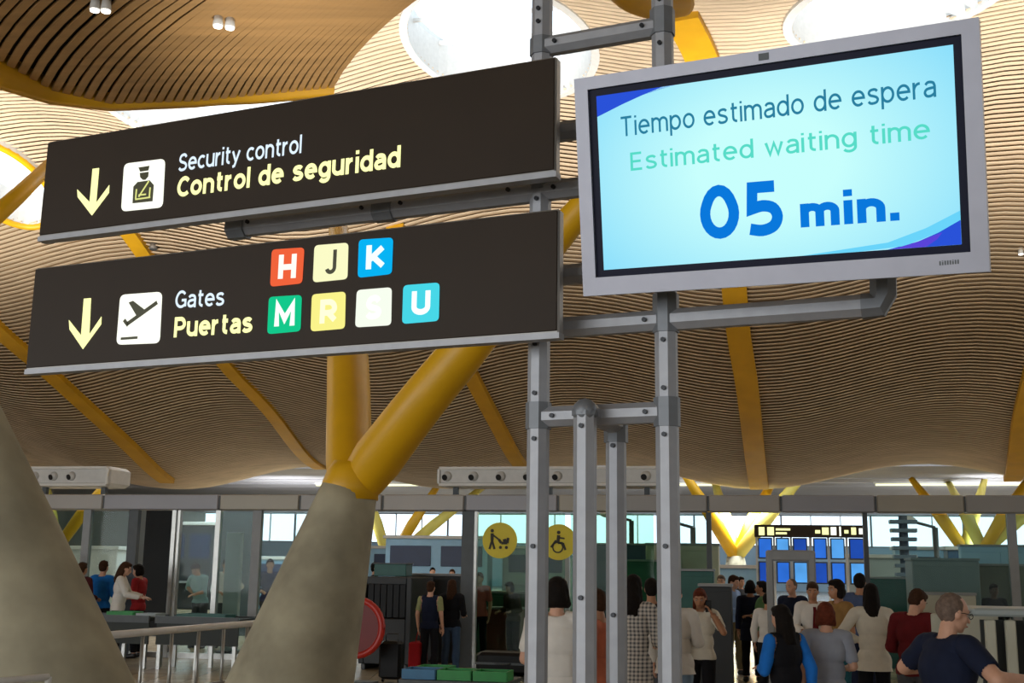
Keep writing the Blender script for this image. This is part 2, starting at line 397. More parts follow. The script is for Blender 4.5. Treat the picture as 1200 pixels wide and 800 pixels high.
# yellow ribs laid along the ceiling, each through points seen in the photograph
def catmull(P, k=8):
    P = [np.asarray(p, float) for p in P]; out = []
    for i in range(len(P)-1):
        p0, p1, p2, p3 = P[max(i-1, 0)], P[i], P[i+1], P[min(i+2, len(P)-1)]
        for j in range(k):
            t = j/k; out.append(.5*((2*p1)+(-p0+p2)*t+(2*p0-5*p1+4*p2-p3)*t*t+(-p0+3*p1-3*p2+p3)*t**3))
    out.append(P[-1]); return out
for pts, wd in ((((196, 561), (150, 519), (75, 450), (0, 385), (-60, 325)), .75), (((383, 557), (325, 490), (265, 425), (205, 345), (155, 275), (100, 200)), .62),
            (((612, 545), (585, 500), (555, 443), (510, 350), (462, 262)), .62), (((890, 568), (878, 470), (866, 390), (859, 320), (850, 220), (838, 120), (822, 62), (798, 14)), .85),
            (((1186, 566), (1196, 500), (1215, 420)), .75)):
    P = []
    for (a_, b_) in pts:
        h = None; y_ = b_
        while h is None and y_ > b_-25: h = roof_hit(a_-(b_-y_)*.6 if len(P) == 0 and a_ < 700 else a_, y_); y_ -= 1.5
        if h is not None: P.append(h)
    if len(P) < 2: continue
    P = [np.array(toB(p)) for p in P]; P = [Bp(p[0], p[1], roof_z(p[0], p[1])-.22) for p in catmull(P, 8)]; mb = MB(); sweep(mb, P, VH, .25, wd)
    add('rib', mb, YEL2, ceil, 'yellow painted steel rib')

# nearer slatted ceiling bay, upper left
near = struct('ceiling', label='nearer dark slatted ceiling bay with a curved yellow edge')
def bnd(x): return float(np.interp(x, [-420, -300, -150, -60, 0, 60, 130, 230, 340, 420], [-40, -10, 25, 45, 72, 106, 122, 119, 108, 100]))
NZ = 10.7
def nearpt(px, py, dz=0):
    d = ray(px, py); k = (NZ-1.8)/d[2]; p = EYE+d*k; u = max(0, 25-math.hypot(p[0], p[1]))
    return EYE + d*((NZ+.05*u-1.8)/d[2]) + np.array([0, 0, dz])
def slat_path(x0, n=14, L=260):
    y0 = bnd(x0); P = []
    for k in range(n):
        dy = L*(k/(n-1)); P.append(nearpt(x0 + .5*dy+.0042*dy*dy if dy < 140 else x0+70+82.3+(dy-140)*1.6, y0-dy))
    return P
x = -420.0; cnt = 0
while x < 392:
    P = slat_path(x); mb = MB(); step = 13.5 - 4.5*max(0, min(1, x/380)); wd = .0128*step*(.88-.06*min(1, max(0, x/300)))
    wv = P[3]-P[2]; wv = np.array([wv[1], -wv[0], 0]); wv /= np.linalg.norm(wv)
    sweep(mb, P, wv, .06, wd); add('slat', mb, WOODD, near); x += step
rows = [slat_path(x_) for x_ in np.arange(-420, 400, 20)]
v = [p+np.array([0, 0, .22]) for r in rows for p in r]; n = 14
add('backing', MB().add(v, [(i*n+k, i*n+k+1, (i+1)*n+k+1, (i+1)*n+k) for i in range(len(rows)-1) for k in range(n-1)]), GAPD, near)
xs = np.linspace(-420, 392, 60); mb = MB(); v = []
for x_ in xs:
    h = float(np.interp(x_, [-420, 0, 60, 130, 250, 300, 392], [.75, .45, .2, .06, .03, .08, .1])); p = nearpt(x_, bnd(x_)); q = p*1.0; dd = p-EYE; dd[2] = 0; dd /= np.linalg.norm(dd)
    v += [p+[0, 0, .3], p-np.array([0, 0, h]), p-np.array([0, 0, h])+dd*.25, p+dd*.25+[0, 0, .3]]
mb.add(v, [(i*4+k, i*4+(k+1) % 4, i*4+4+(k+1) % 4, i*4+4+k) for i in range(59) for k in range(4)], True); add('edge_beam', mb, YEL2, near, 'curved yellow edge beam')

# ------------------------------------------------------------------ far ceiling, windows and floor
floor = add('floor', MB().add([Bp(-12, -60), Bp(-12, 60), Bp(125, 75), Bp(125, -75)], [(0, 1, 2, 3)]), mat('polished_beige_stone', 'b3a48b', .22, 0, .10, .8)); floor['kind'] = 'structure'
nt = MC['polished_beige_stone'].node_tree; bk = nt.nodes.new('ShaderNodeTexBrick'); tc = nt.nodes.new('ShaderNodeTexCoord')
bk.offset = 0; bk.inputs['Scale'].default_value = .9; bk.inputs['Mortar Size'].default_value = .006; bk.inputs['Color1'].default_value = (*lin('b8aa92'), 1); bk.inputs['Color2'].default_value = (*lin('a99a80'), 1); bk.inputs['Mortar'].default_value = (*lin('7c705c'), 1)
nt.links.new(tc.outputs['Object'], bk.inputs[0]); nt.links.new(bk.outputs[0], nt.nodes['Principled BSDF'].inputs['Base Color'])
fc = struct('ceiling', label='pale grey ceiling of the hall beyond the wavy bay')
FARP = mat('pale_ceiling_panel', '9a999c', .6, 0, .08, .5)
for k in range(20):
    s0 = 59.5 + k*2.7; mb = MB(); mb.box(Bp(s0+1.3, -8+k*.5, 6.95+.05*math.sin(k)), (2.62, 105+k*1.5, .1), UH, VH); add('panel', mb, FARP, fc)
wf = struct('wall_back', label='window wall at the far end of the hall')
SF = 112; wallm = mat('far_wall_blue', '9fc0d8', .6, 0, .1, .3)
mb = MB(); mb.box(Bp(SF, -8, 2.0), (.3, 130, 4.0), UH, VH); add('sill_wall', mb, wallm, wf)
WN = 0
for k in range(16):
    t = -70 + k*8; WN += 1
    win = struct('window_%d' % WN, Bp(SF, t+4, 4.0)); mb = MB()
    for dt in (0, 8): mb.box(Bp(SF, t+dt, 5.5), (.22, .16, 3.0), UH, VH)
    mb.box(Bp(SF, t+4, 4.05), (.22, 8, .14), UH, VH); mb.box(Bp(SF, t+4, 6.9), (.22, 8, .14), UH, VH); add('window_frame', mb, GREYP, win)
    for dt in (2.67, 5.33): mb = MB(); mb.box(Bp(SF, t+dt, 5.5), (.12, .1, 3), UH, VH); add('mullion', mb, WHITE, win)
    for dt in (1.33, 4, 6.67): mb = MB(); mb.box(Bp(SF, t+dt, 5.5), (.02, 2.6, 2.8), UH, VH); add('pane', mb, MC['clear_glass'], win)
# the rest of the hall: upper roof over the camera, rear and side walls
shm = mat('plain_ceiling_boards', 'a98e66', .7, 0, .15, .4); shw = mat('hall_wall_paint', 'a39c8c', .7, 0, .08, .3)
ov = add('ceiling', MB().box(Bp(3, 0, 15.6), (37, 112, .2), UH, VH), shm); ov['kind'] = 'structure'
rw = add('wall_rear', MB().box(Bp(-14, 0, 7.5), (.3, 112, 16), UH, VH), shw); rw['kind'] = 'structure'
for nm, t in (('wall_left', -56), ('wall_right', 52)):
    rw = add(nm, MB().box(Bp(49, t, 7.5), (126, .3, 16), UH, VH), shw); rw['kind'] = 'structure'
# long pale strip lights under the far ceiling
for k, (t, L, s_, z_) in enumerate(((-24, 7, 70, 6.79), (-5, 11, 70, 6.79), (12, 11, 70, 6.79), (20, 2.6, 63, 6.79))):
    r = thing('strip_light', ['pale strip light above the left nozzle unit', 'pale strip light behind the yellow branching column', 'pale strip light right of the twin sign posts', 'short white strip light under the far ceiling at right'][k], 'light', Bp(s_, t, z_), group='strip lights under the far ceiling')
    mb = MB(); mb.box(Bp(s_, t, z_+.06), (.3, L, .1), UH, VH); add('housing', mb, WHITE, r)
    mb = MB(); mb.box(Bp(s_, t, z_-.04), (.24, L*.98, .1), UH, VH); add('diffuser', mb, emis('strip_glow', 'f6f7c8', 1.6), r)

# ------------------------------------------------------------------ glass partition with deep beam
SG = toB(W(550, 700, 22.0))[0]
gw = struct('wall_glass', Bp(SG, 0), 'glazed partition with a deep grey beam')
def tG(px): return toB(Ws(px, 690, SG))[1]
zb = Ws(550, 599, SG)[2]; zt = Ws(550, 580, SG)[2]
edges = [tG(x_) for x_ in (-200, -20, 118, 255, 350, 448, 545, 655, 725, 832, 918, 1030, 1135, 1260, 1400)]
BEAMM = [mat('beam_panel_%d' % i, c_, .45, .2, .05, 1) for i, c_ in enumerate(('8d8a86', '96918b', '89888c', '938d80'))]
for i in range(len(edges)-1):
    a, b = edges[i], edges[i+1]; mb = MB(); mb.box(Bp(SG, (a+b)/2, (zb+zt)/2), (.34, b-a-.03, zt-zb), UH, VH, bev=.02); add('beam_panel', mb, BEAMM[i % 4], gw)
mb = MB(); mb.box(Bp(SG, (edges[0]+edges[-1])/2, (zb+zt)/2), (.28, edges[-1]-edges[0], zt-zb-.04), UH, VH); add('beam_core', mb, GREYD, gw)
POSTS = [(97, .16, GREYP), (152, .20, GREYD), (200, .08, STEEL), (206, .05, STEEL), (252, .10, STEEL), (298, .18, GREYP), (548, .24, GREYD), (556, .08, STEEL), (832, .09, GREYD), (1017, .08, GREYD), (1190, .14, GREYP)]
for px, wd, m_ in POSTS:
    mb = MB(); mb.box(Bp(SG, tG(px), zb/2), (.12, wd, zb), UH, VH); add('post', mb, m_, gw)
GL = glass('partition_glass', 'e2efed', .25)
for a, b in ((-60, 97), (97, 150), (206, 252), (252, 298), (298, 420), (556, 665), (665, 770), (770, 832), (1017, 1190), (1190, 1300)):
    ta, tb = tG(a)+.05, tG(b)-.05; mb = MB(); mb.box(Bp(SG, (ta+tb)/2, zb/2), (.012, tb-ta, zb-.05), UH, VH); add('pane', mb, glass('partition_glass_green', 'cbe2d4') if a in (556, 665) else GL, gw)
mb = MB(); mb.box(Bp(SG, (edges[0]+tG(420))/2, .05), (.1, tG(420)-edges[0], .1), UH, VH); mb.box(Bp(SG, (tG(556)+tG(832))/2, .05), (.1, tG(832)-tG(556), .1), UH, VH); add('floor_rail', mb, STEEL, gw)

# round yellow stickers on the partition glass
STK = mat('sticker_yellow', 'd8c400', .5, 0, .04, 3); INK = mat('pictogram_ink', '2e2a12', .6, 0, .05, 3)
def sticker(px, py, rp, label, kind):
    c = Ws(px, py, SG) - UH*.02; k = np.linalg.norm(c-EYE)/FPX; r = thing('glass_sticker', label, 'sticker', c, group='round yellow stickers on the glass')
    mb = MB().disc(c, UH, rp*k, .008, 32); add('disc', mb, STK, r)
    mb = MB(); P0 = c - UH*.012
    def L(pts, w_=.03):
        for i in range(len(pts)-1):
            a, b = np.array(pts[i], float), np.array(pts[i+1], float); d = b-a; nrm = np.array([-d[1], d[0]])/np.linalg.norm(d)*w_/2/k/1.0
            mb.prism([(q*k) for q in (a+nrm, b+nrm, b-nrm, a-nrm)], P0, VH, np.array([0, 0, 1.]), -UH, .004)
    def D(x_, y_, r_): mb.disc(P0 + VH*x_*k + np.array([0, 0, y_*k]) - UH*.002, UH, r_*k, .006, 14)
    if kind == 'pram':
        D(-9, 11, 2); L([(-9, 8), (-9, 0)], .06); L([(-9, 0), (-12, -10)], .04); L([(-9, 0), (-6, -10)], .04); L([(-8, 6), (-1, 1)], .03)
        L([(-1, 1), (2, -3), (9, -3), (10, 3)], .05); D(1, -8, 1.8); D(8, -8, 1.8); L([(4, -1), (8, 0)], .07)
    else:
        D(0, 11, 2.1); L([(0, 8), (-1, -1)], .06); L([(0, 5), (7, 4)], .03); L([(-1, -1), (5, -1), (8, -9)], .04); L([(-3, 2), (-9, -6)], .035)
        for q in range(10):
            a0, a1 = 2*PI*q/10, 2*PI*(q+1)/10; L([(-1+6*math.cos(a0), -6+6*math.sin(a0)), (-1+6*math.cos(a1), -6+6*math.sin(a1))], .025)
    add('pictogram', mb, INK, r, 'dark pictogram of a %s' % ('person pushing a pushchair' if kind == 'pram' else 'wheelchair user'))
sticker(586, 633, 20.5, 'round yellow glass sticker showing a person pushing a pushchair', 'pram')
sticker(655, 635, 20.5, 'round yellow glass sticker showing a wheelchair user', 'chair')

# air nozzle units standing on the beam
ZA_ = np.array([0, 0, 1.])
NZB = mat('nozzle_black', '0c0c0e', .5, 0, .1, 5)
def nozzle_unit(x0, x1, noz, label, chamfer_right=False):
    sc = SG+.55; a, b = toB(Ws(x0, 560, sc))[1], toB(Ws(x1, 560, sc))[1]; z0, z1 = Ws(x0+10, 569.5, sc)[2], Ws(x0+10, 546.5, sc)[2]
    r = thing('air_nozzle_unit', label, 'ventilation unit', Bp(sc, (a+b)/2, z0), group='air nozzle units on the beam')
    mb = MB(); mb.box(Bp(sc+.45, (a+b)/2, (z0+z1)/2), (.9, b-a, z1-z0), UH, VH, bev=.07); add('casing', mb, WHITE, r)
    mb = MB(); ph = .045
    for zz in (z0+.03, z1-.03): mb.box(Bp(sc-.015, (a+b)/2, zz), (.05, b-a-.1, ph), UH, VH)
    for tt in (a+.04, b-.04): mb.box(Bp(sc-.015, tt, (z0+z1)/2), (.05, ph, z1-z0-.1), UH, VH)
    add('front_rim', mb, mat('unit_rim', 'd6d3cc', .4, 0, .04, 5), r)
    for px in noz:
        c = Ws(px, 558, sc); t = toB(c)[1]; c = Bp(sc, t, (z0+z1)/2)
        q = add('nozzle', MB().sphere(c+UH*.02, .10, 18, 12), WHITE, r); dn = -UH*.86-VH*.38-ZA_*.28; dn = dn/np.linalg.norm(dn)
        add('nozzle_opening', MB().disc(c+UH*.02+dn*.088, dn, .058, .03, 18), NZB, q)
    for tt in (a+.3, (a+b)/2, b-.3): mb = MB(); mb.box(Bp(sc+.35, tt, (z0+zt)/2-.05), (.1, .1, z0-zt+.12), UH, VH); mb.box(Bp(sc-.02, tt, zt+.0-.03), (.75, .08, .06), UH, VH); add('bracket', mb, GREYD, r)
nozzle_unit(512, 775, (524, 555, 587, 619, 653, 687, 721, 757), 'long white air nozzle unit with a row of round black nozzles behind the sign posts')
nozzle_unit(-40, 128, (-24, 8, 41, 63, 84), 'white air nozzle unit on the beam beside the left concrete cone')

# ------------------------------------------------------------------ concrete columns and yellow branches
def cone_pts(mb, P, R, n=28): mb.tube(P, R, n, smooth=True)
c2 = thing('branching_column', 'leaning grey concrete column carrying two yellow steel branches behind the gates sign', 'column', W(335, 1000, 9.5)*[1, 1, 0])
d2 = 9.5
def cpt(xl, xr, y, d, sh=0): a, b = W(xl, y, d), W(xr, y, d); return (a+b)/2, np.linalg.norm(b-a)/2
prof = [(378, 443, 571), (336, 433, 660), (303, 424, 730), (270, 415, 800), (225, 403, 900), (215, 400, 925)]
P = []; R = []
for xl, xr, y in prof: c_, r_ = cpt(xl, xr, y, d2); P.append(c_); R.append(r_)
k = (P[-1][2]-0)/(P[-2][2]-P[-1][2]); P[-1] = P[-1] + (P[-1]-P[-2])*k; R[-1] += (R[-1]-R[-2])*k
ORG[c2.name] = np.array([P[-1][0], P[-1][1], 0]); c2.location = tuple(ORG[c2.name])
mb = MB(); Pd = []; Rd = []
for i in range(len(P)-1):
    for q in range(4): Pd.append(P[i]+(P[i+1]-P[i])*q/4); Rd.append(R[i]+(R[i+1]-R[i])*q/4)
Pd.append(P[-1]); Rd.append(R[-1]); mb.tube(Pd[::-1], Rd[::-1], 36); add('concrete_base', mb, CONC, c2)
top = P[0]
mb = MB(); mb.tube([top+[0, 0, -.10], top+[.0, 0, .02], top+[.02, 0, .10], top+[.03, 0, .2]], [.229*1.0, .228, .215, .17], 36); add('steel_shoe', mb, YEL, c2, 'yellow steel shoe')
def strut(pts, parent, m_, n=24):
    Pq = []; Rq = []
    for (x_, y_, wpx, d) in pts: p = W(x_, y_, d); Pq.append(p); Rq.append(wpx/FPX*d*.5)
    mb = MB(); mb.tube(catmull(Pq, 5), [float(np.interp(i/5, range(len(Rq)), Rq)) for i in range(5*(len(Pq)-1)+1)], n); return add('branch', mb, m_, parent, 'yellow steel branch')
strut([(411, 585, 46, 9.5), (409, 540, 54, 9.9), (408, 430, 50, 11.3), (403, 330, 36, 13.6), (396, 262, 22, 17), (392, 200, 14, 20)], c2, YEL)
strut([(413, 582, 38, 9.52), (424, 564, 52, 9.5), (443, 537, 60, 9.4), (490, 476, 57, 9.1), (546, 408, 54, 8.9), (610, 328, 47, 8.7), (666, 262, 38, 8.5), (735, 182, 24, 8.3)], c2, YEL)
c1 = thing('branching_column', 'huge leaning concrete cone column at the left edge of the frame', 'column', (0, 0, 0))
prof = [(-150, -80, 330), (-105, 0, 495), (-80, 70, 645), (-60, 140, 800), (-50, 186, 900)]; d1 = 6.2
P = []; R = []
for xl, xr, y in prof: c_, r_ = cpt(xl, xr, y, d1); P.append(c_); R.append(r_)
k = P[-1][2]/(P[-2][2]-P[-1][2]); P.append(P[-1]+(P[-1]-P[-2])*k); R.append(R[-1]+(R[-1]-R[-2])*k)
ORG[c1.name] = np.array([P[-1][0], P[-1][1], 0]); c1.location = tuple(ORG[c1.name]); Pd = []; Rd = []
for i in range(len(P)-1):
    for q in range(4): Pd.append(P[i]+(P[i+1]-P[i])*q/4); Rd.append(R[i]+(R[i+1]-R[i])*q/4)
Pd.append(P[-1]); Rd.append(R[-1]); mb = MB(); mb.tube(Pd[::-1], Rd[::-1], 40); add('concrete_base', mb, CONC, c1)
strut([(-115, 330, 70, d1), (-160, 200, 66, 6.6), (-220, 40, 50, 7)], c1, YEL)
# yellow strut pieces up in the canyon, left edge and top middle
st = thing('canyon_strut', 'yellow strut under the bright skylight at the left edge', 'strut', W(20, 232, 26)); mb = MB(); mb.tube([W(62, 190, 28), W(20, 230, 27), (W(-40, 284, 26))], [.16, .2, .24], 14); add('strut_tube', mb, YEL, st)
st = thing('canyon_strut', 'short dark yellow strut at the top edge beside the right sign post', 'strut', W(760, -5, 22)); mb = MB(); mb.tube(catmull([W(700, -60, 20), W(730, -10, 21), W(765, 6, 22), W(800, 4, 23)], 5), .28, 16); add('strut_tube', mb, YEL2, st)

# far branching columns in the bright hall
def far_column(px, yj, s_, arms, label, rb=.6, m_=YEL):
    J = Ws(px, yj, s_); base = np.array([J[0], J[1], 0]); r = thing('branching_column', label, 'column', base, group='yellow branching columns in the far hall')
    mb = MB(); mb.tube([base, J+[0, 0, -.1]], [rb*1.2, rb*.6], 20); add('concrete_base', mb, CONC, r)
    for (dt, ds, m2) in arms:
        topz = (roof_z(s_+ds, toB(J)[1]+dt) if s_+ds < S_TR else 7.0)-.1
        e = Bp(s_+ds, toB(J)[1]+dt, topz); mb = MB(); mb.tube([J-[0, 0, .2], J+(e-J)*.4, e], [rb*.42, rb*.5, rb*.22], 14); add('branch', mb, m2, r)
far_column(456, 655, 61, ((-2.2, 1, YELP), (2.5, 2, YEL), (5.0, 4, YELP)), 'slim far yellow branching column right of the concrete column')
far_column(862, 649, 62, ((2.2, 2, YEL), (-1.2, 4, YELP), (3.8, -2, YELP), (-2.6, -3, YEL)), 'far yellow branching column left of the flight screens', .75)
far_column(1130, 641, 66, ((-2.4, 1, YEL), (1.6, 2, YELP)), 'far yellow branching column right of the tall fin mast', .7)
far_column(1152, 641, 64, ((2.6, 0, YEL), (-.6, 6, YELP), (5.2, 3, YELP)), 'far yellow branching column nearest the right edge', .7)
far_column(66, 640, 60, ((3.4, 0, YEL), (-2.5, 2, YELP)), 'far yellow branching column beside the left concrete cone', .7)

# ------------------------------------------------------------------ sign gantry
TH = math.radians(23.23); UA = np.array([math.cos(TH), -math.sin(TH), 0]); ZA = np.array([0, 0, 1.]); NA = np.array([-math.sin(TH), -math.cos(TH), 0])  # towards viewer
A1 = np.array([-1.9436, 4.5872, 3.5101])
def onplane(px, py, off=0): return Pl(px, py, A1+NA*off, NA)
gan = thing('sign_gantry', 'aluminium tube gantry carrying the two signs and the wall screen', 'gantry', np.array([.09, 3.92, 0]))
PB = A1 - NA*.20                                        # plane of the posts, behind the signs
def gp(px, py, off=0): return Pl(px, py, PB+NA*off, NA)
TR = .038
def gt(name, a, b, r=TR, lab=None, cl=True):
    mb = MB(); mb.tube([a, b], r, 8, smooth=False, twist=PI/8, ref=(NA if abs((b-a)[2]) > .5*np.linalg.norm(b-a) else ZA)); return add(name, mb, ALU, gan, lab)
p1 = gp(631.5, 430); p2 = gp(781, 430); P1 = np.array([p1[0], p1[1], 0]); P2 = np.array([p2[0], p2[1], 0])
post1 = gt('post', P1, P1+ZA*4.3); post2 = gt('post', P2, P2+ZA*4.3)
def zat(P, py):                                         # height on a vertical line P seen at row py
    n = np.array([P[0], P[1], 0]); n /= np.linalg.norm(n); px = 600+P[0]/P[1]*FPX
    return Pl(px, py, P, n)[2]
def bolt(c, N, parent, r=.008):
    mb = MB().disc(c+N*.002, N, r, .012, 8); add('bolt', mb, BOLT, parent)
def collar(P, ya, yb, r=TR+.006, parent=gan):
    za, zb_ = zat(P, ya), zat(P, yb); mb = MB().tube([np.array([P[0], P[1], za]), np.array([P[0], P[1], zb_])], r, 8, smooth=False, twist=PI/8, ref=NA); add('joint', mb, ALU_D, parent, 'dark grey tube joint')
for ya, yb in ((46, 66), (206, 224), (472, 503)): collar(P1, ya, yb)
for ya, yb in ((12, 42), (345, 390), (466, 500)): collar(P2, ya, yb)
for y in (15, 30, 236, 405, 462, 515, 640): bolt(np.array([P1[0], P1[1], zat(P1, y)])+NA*TR*.95, NA, post1)
for y in (4, 55, 400, 456, 510, 640): bolt(np.array([P2[0], P2[1], zat(P2, y)])+NA*TR*.95, NA, post2)
Lft = {}
def cross(y1, name='crossbar', a=None, b=None, r=TR*.97):
    # horizontal tube along UA whose centre is seen at row y1 where it meets post 1
    z = zat(P1, y1); a_ = P1+ZA*z if a is None else a; b_ = P2+ZA*z if b is None else b
    return gt(name, a_, b_, r), z
for y in (56, 158, 225, 325, 386, 489):
    o, z = cross(y)
    for f_ in (.14, .86): bolt(P1+(P2-P1)*f_+ZA*z+NA*TR*.95, NA, o)
# long arm under the upper sign running left with an end cap
z = zat(P1, 225); xl = gp(276, 262); La = P1 + UA*((xl-P1)@UA); 
arm = gt('sign_arm', La+ZA*z, P1+ZA*z)
mb = MB().tube([La+ZA*z-UA*.02, La+ZA*z+UA*.06], TR+.008, 8, smooth=False, twist=PI/8, ref=ZA); add('end_cap', mb, ALU_D, gan, 'dark grey end cap')
jc = gp(452, 240); J0 = P1+UA*((jc-P1)@UA)+ZA*z; mb = MB().tube([J0-UA*.04, J0+UA*.04], TR+.006, 8, smooth=False, twist=PI/8, ref=ZA); add('joint', mb, ALU_D, gan, 'dark grey tube joint')
for px in (298, 430, 475, 600): bb = P1+UA*((gp(px, 240)-P1)@UA)+ZA*z; bolt(bb+NA*TR*.95+ZA*.01, NA, arm)
# two further arms behind the lower sign, left of post 1
for y in (325, 386):
    z = zat(P1, y); gt('sign_arm', P1-UA*1.75+ZA*z, P1+ZA*z)
# right arm with elbow up to the screen
z = zat(P1, 386); re = gp(1030, 362); Rg = P1+UA*((re-P1)@UA)+ZA*z; gt('screen_arm', P2+ZA*z, Rg)
mb = MB(); mb.tube([Rg-UA*.05, Rg, Rg+UA*.015+ZA*.03, Rg+UA*.02+ZA*.2], TR+.004, 8, smooth=False, twist=PI/8, ref=NA); add('elbow', mb, ALU_D, gan, 'dark grey elbow joint')
# lower twin legs
q3 = gp(685.5, 560, .10); P3 = np.array([q3[0], q3[1], 0]); q4 = gp(722, 560, -.26); P4 = np.array([q4[0], q4[1], 0])
z3 = zat(P3, 480); z4 = zat(P4, 512); post3 = gt('leg_post', P3, P3+ZA*z3, TR*1.0); post4 = gt('leg_post', P4, P4+ZA*z4, TR*.95)
ze = zat(P1, 489)
for (Pq, zq) in ((P3, z3), (P4, z4)):
    mb = MB(); mb.tube([Pq+ZA*(zq-.02), Pq+ZA*(ze)], TR+.005, 8, smooth=False, twist=PI/8, ref=NA); mb.sphere(Pq+ZA*ze, TR+.005, 10, 6); add('elbow', mb, ALU_D, gan, 'grey elbow joint')
gt('tie', P3+ZA*ze, P4+ZA*ze, TR*.95)
for y in (500, 700): bolt(np.array([P3[0], P3[1], zat(P3, y)])+NA*TR*.95, NA, post3)
for y in (523, 720): bolt(np.array([P4[0], P4[1], zat(P4, y)])+NA*TR*.95, NA, post4)
for Pq in (P1, P2, P3, P4): mb = MB().box(Pq+ZA*.01, (.18, .18, .02), UA, NA); add('foot_plate', mb, ALU_D, gan)

def loc2(P0, px, py, A, B, N): p = Pl(px, py, P0, N)-P0; return np.array([p@A, p@B])
class Board:
    def __init__(s, P0, A, B, N): s.P0, s.A, s.B, s.N = P0, A, B, N
    def q(s, px, py): return loc2(s.P0, px, py, s.A, s.B, s.N)
    def poly(s, name, pts, m_, parent, off=.001, t=.002, label=None, rr=None):
        pp = [s.q(*p) for p in pts]
        if rr: pp = rrect(pp, rr)
        return add(name, MB().prism(pp, s.P0+s.N*off, s.A, s.B, s.N, t), m_, parent, label)
    def line(s, mb, a, b, wpx, off=.0035, t=.0015):
        a, b = s.q(*a), s.q(*b); d = b-a; n = np.array([-d[1], d[0]])/np.linalg.norm(d); w_ = wpx*abs(s.q(601, 300)[0]-s.q(600, 300)[0])*.5 if 0 else wpx*.0031*.5
        mb.prism([a+n*w_, b+n*w_, b-n*w_, a-n*w_], s.P0+s.N*off, s.A, s.B, s.N, t)
    def text(s, name, txt, l, r, hpx, m_, parent, w_=.12, off=.003, gap=.13):
        L = text_layout(txt, w_, gap); a, b = s.q(*l), s.q(*r); tp = s.q(l[0], l[1]-hpx); h = np.linalg.norm(tp-a)
        x0 = min(v[:, 0].min() for _, v, _ in L); x1 = max(v[:, 0].max() for _, v, _ in L); X = (b-a)
        for ch, v, f in L:
            xx = (v[:, 0]-x0)/(x1-x0); yy = v[:, 1]*h
            P = s.P0 + np.outer(a[0]+X[0]*xx, s.A) + np.outer(a[1]+X[1]*xx+yy, s.B) + s.N*off
            add(name, MB().add(P, f), m_, parent)
LITW = emis('backlit_white', 'fdfff0', 1.25); LITB = emis('backlit_cool_white', 'dff0ff', 1.1); LITY = emis('backlit_yellow_white', 'fbfcae', 1.3)
DK = mat('pictogram_dark', '3a3a12', .5, 0, .05, 4); LINEM = emis('backlit_line', 'e8ec90', 1.0)
ALUF = mat('sign_frame', '8d8b88', .4, .5, .05, 9)
def sign(corners_px, name, label):
    tl = onplane(*corners_px[0]); tr = onplane(*corners_px[1]); br = onplane(*corners_px[2]); bl = onplane(*corners_px[3])
    zt_ = (tl[2]+tr[2])/2; zb_ = (bl[2]+br[2])/2; a0 = ((tl-A1)@UA+(bl-A1)@UA)/2; a1 = ((tr-A1)@UA+(br-A1)@UA)/2
    O = A1+UA*a0; O = np.array([O[0], O[1], zb_]); wd = a1-a0; h = zt_-zb_
    r = thing(name, label, 'sign', O)
    c = O+UA*wd/2+ZA*h/2
    mb = MB().box(c-NA*.024, (wd, h, .044), UA, ZA, NA, bev=.006); add('housing', mb, ALUF, r)
    mb = MB().box(c-NA*.004+ZA*.004, (wd-.012, h-.022, .014), UA, ZA, NA, bev=.002); add('face_panel', mb, SIGNB, r)
    mb = MB().box(c-NA*.022-ZA*(h/2), (wd+.004, .020, .046), UA, ZA, NA); add('bottom_trim', mb, ALU, r)
    for dx in (.25, wd-.25):
        pass
    return r, Board(O+NA*.003, UA, ZA, NA)
s1, b1 = sign([(55, 168), (650, 63), (653, 203), (45, 280)], 'hanging_sign', 'upper dark hanging sign reading Security control and Control de seguridad')
b1.poly('arrow', [(109, 198), (116.5, 197), (113, 238), (128.5, 217), (128, 226), (108, 252.5), (91.5, 231), (91, 222), (105.5, 237)], LITY, s1, label='lit downward arrow')
sq = b1.poly('pictogram', [(146, 192), (194, 186), (191, 243), (142.4, 248)], LITW, s1, rr=.12, label='lit square with an officer with folded arms')
mb = MB()
for pts in ([(163, 196.5), (176, 194.5), (174.5, 200), (165, 201.5)], [(164.5, 203), (168.5, 202.4), (175, 201.6), (174.5, 207), (171, 211), (168, 211), (165, 208)], [(156, 238.5), (157, 219), (162, 213.5), (176, 211.5), (181, 217), (179.5, 236)]):
    mb.prism([b1.q(*p) for p in pts], b1.P0+NA*.003, UA, ZA, NA, .001)
add('officer_figure', mb, DK, sq)
mb = MB()
for a, b in (((175.5, 212.5), (163.5, 231)), ((159.5, 234), (177, 231.5)), ((161, 222), (160, 233)), ((177, 220), (176, 231)), ((163.5, 229), (172, 228))): b1.line(mb, a, b, 1.8, off=.0045)
add('sash_lines', mb, LINEM, sq)
b1.text('letter', 'Security control', (209.5, 201.5), (353.5, 179.5), 20.5, LITB, s1, .15, gap=.08)
b1.text('letter', 'Control de seguridad', (207.5, 231.5), (469.5, 196), 23.5, LITY, s1, .20, gap=.08)
s2, b2 = sign([(40, 314), (655, 244), (655, 393), (30, 435)], 'hanging_sign', 'lower dark hanging sign reading Gates and Puertas with coloured letter tiles')
b2.poly('arrow', [(98.8, 350), (107, 349.3), (105, 392), (119.3, 371), (118.9, 380), (97.6, 409), (82, 386), (81.3, 375), (95.5, 393)], LITY, s2, label='lit downward arrow')
sq = b2.poly('pictogram', [(141.5, 345.5), (190.5, 341.8), (187.5, 402), (136.8, 404)], LITW, s2, rr=.12, label='lit square with a departing aeroplane')
mb = MB(); b2.line(mb, (149.5, 380), (185, 354.5), 5); b2.line(mb, (146.3, 375), (151, 381.5), 4.5); b2.line(mb, (142.5, 397), (162, 395.6), 3.2)
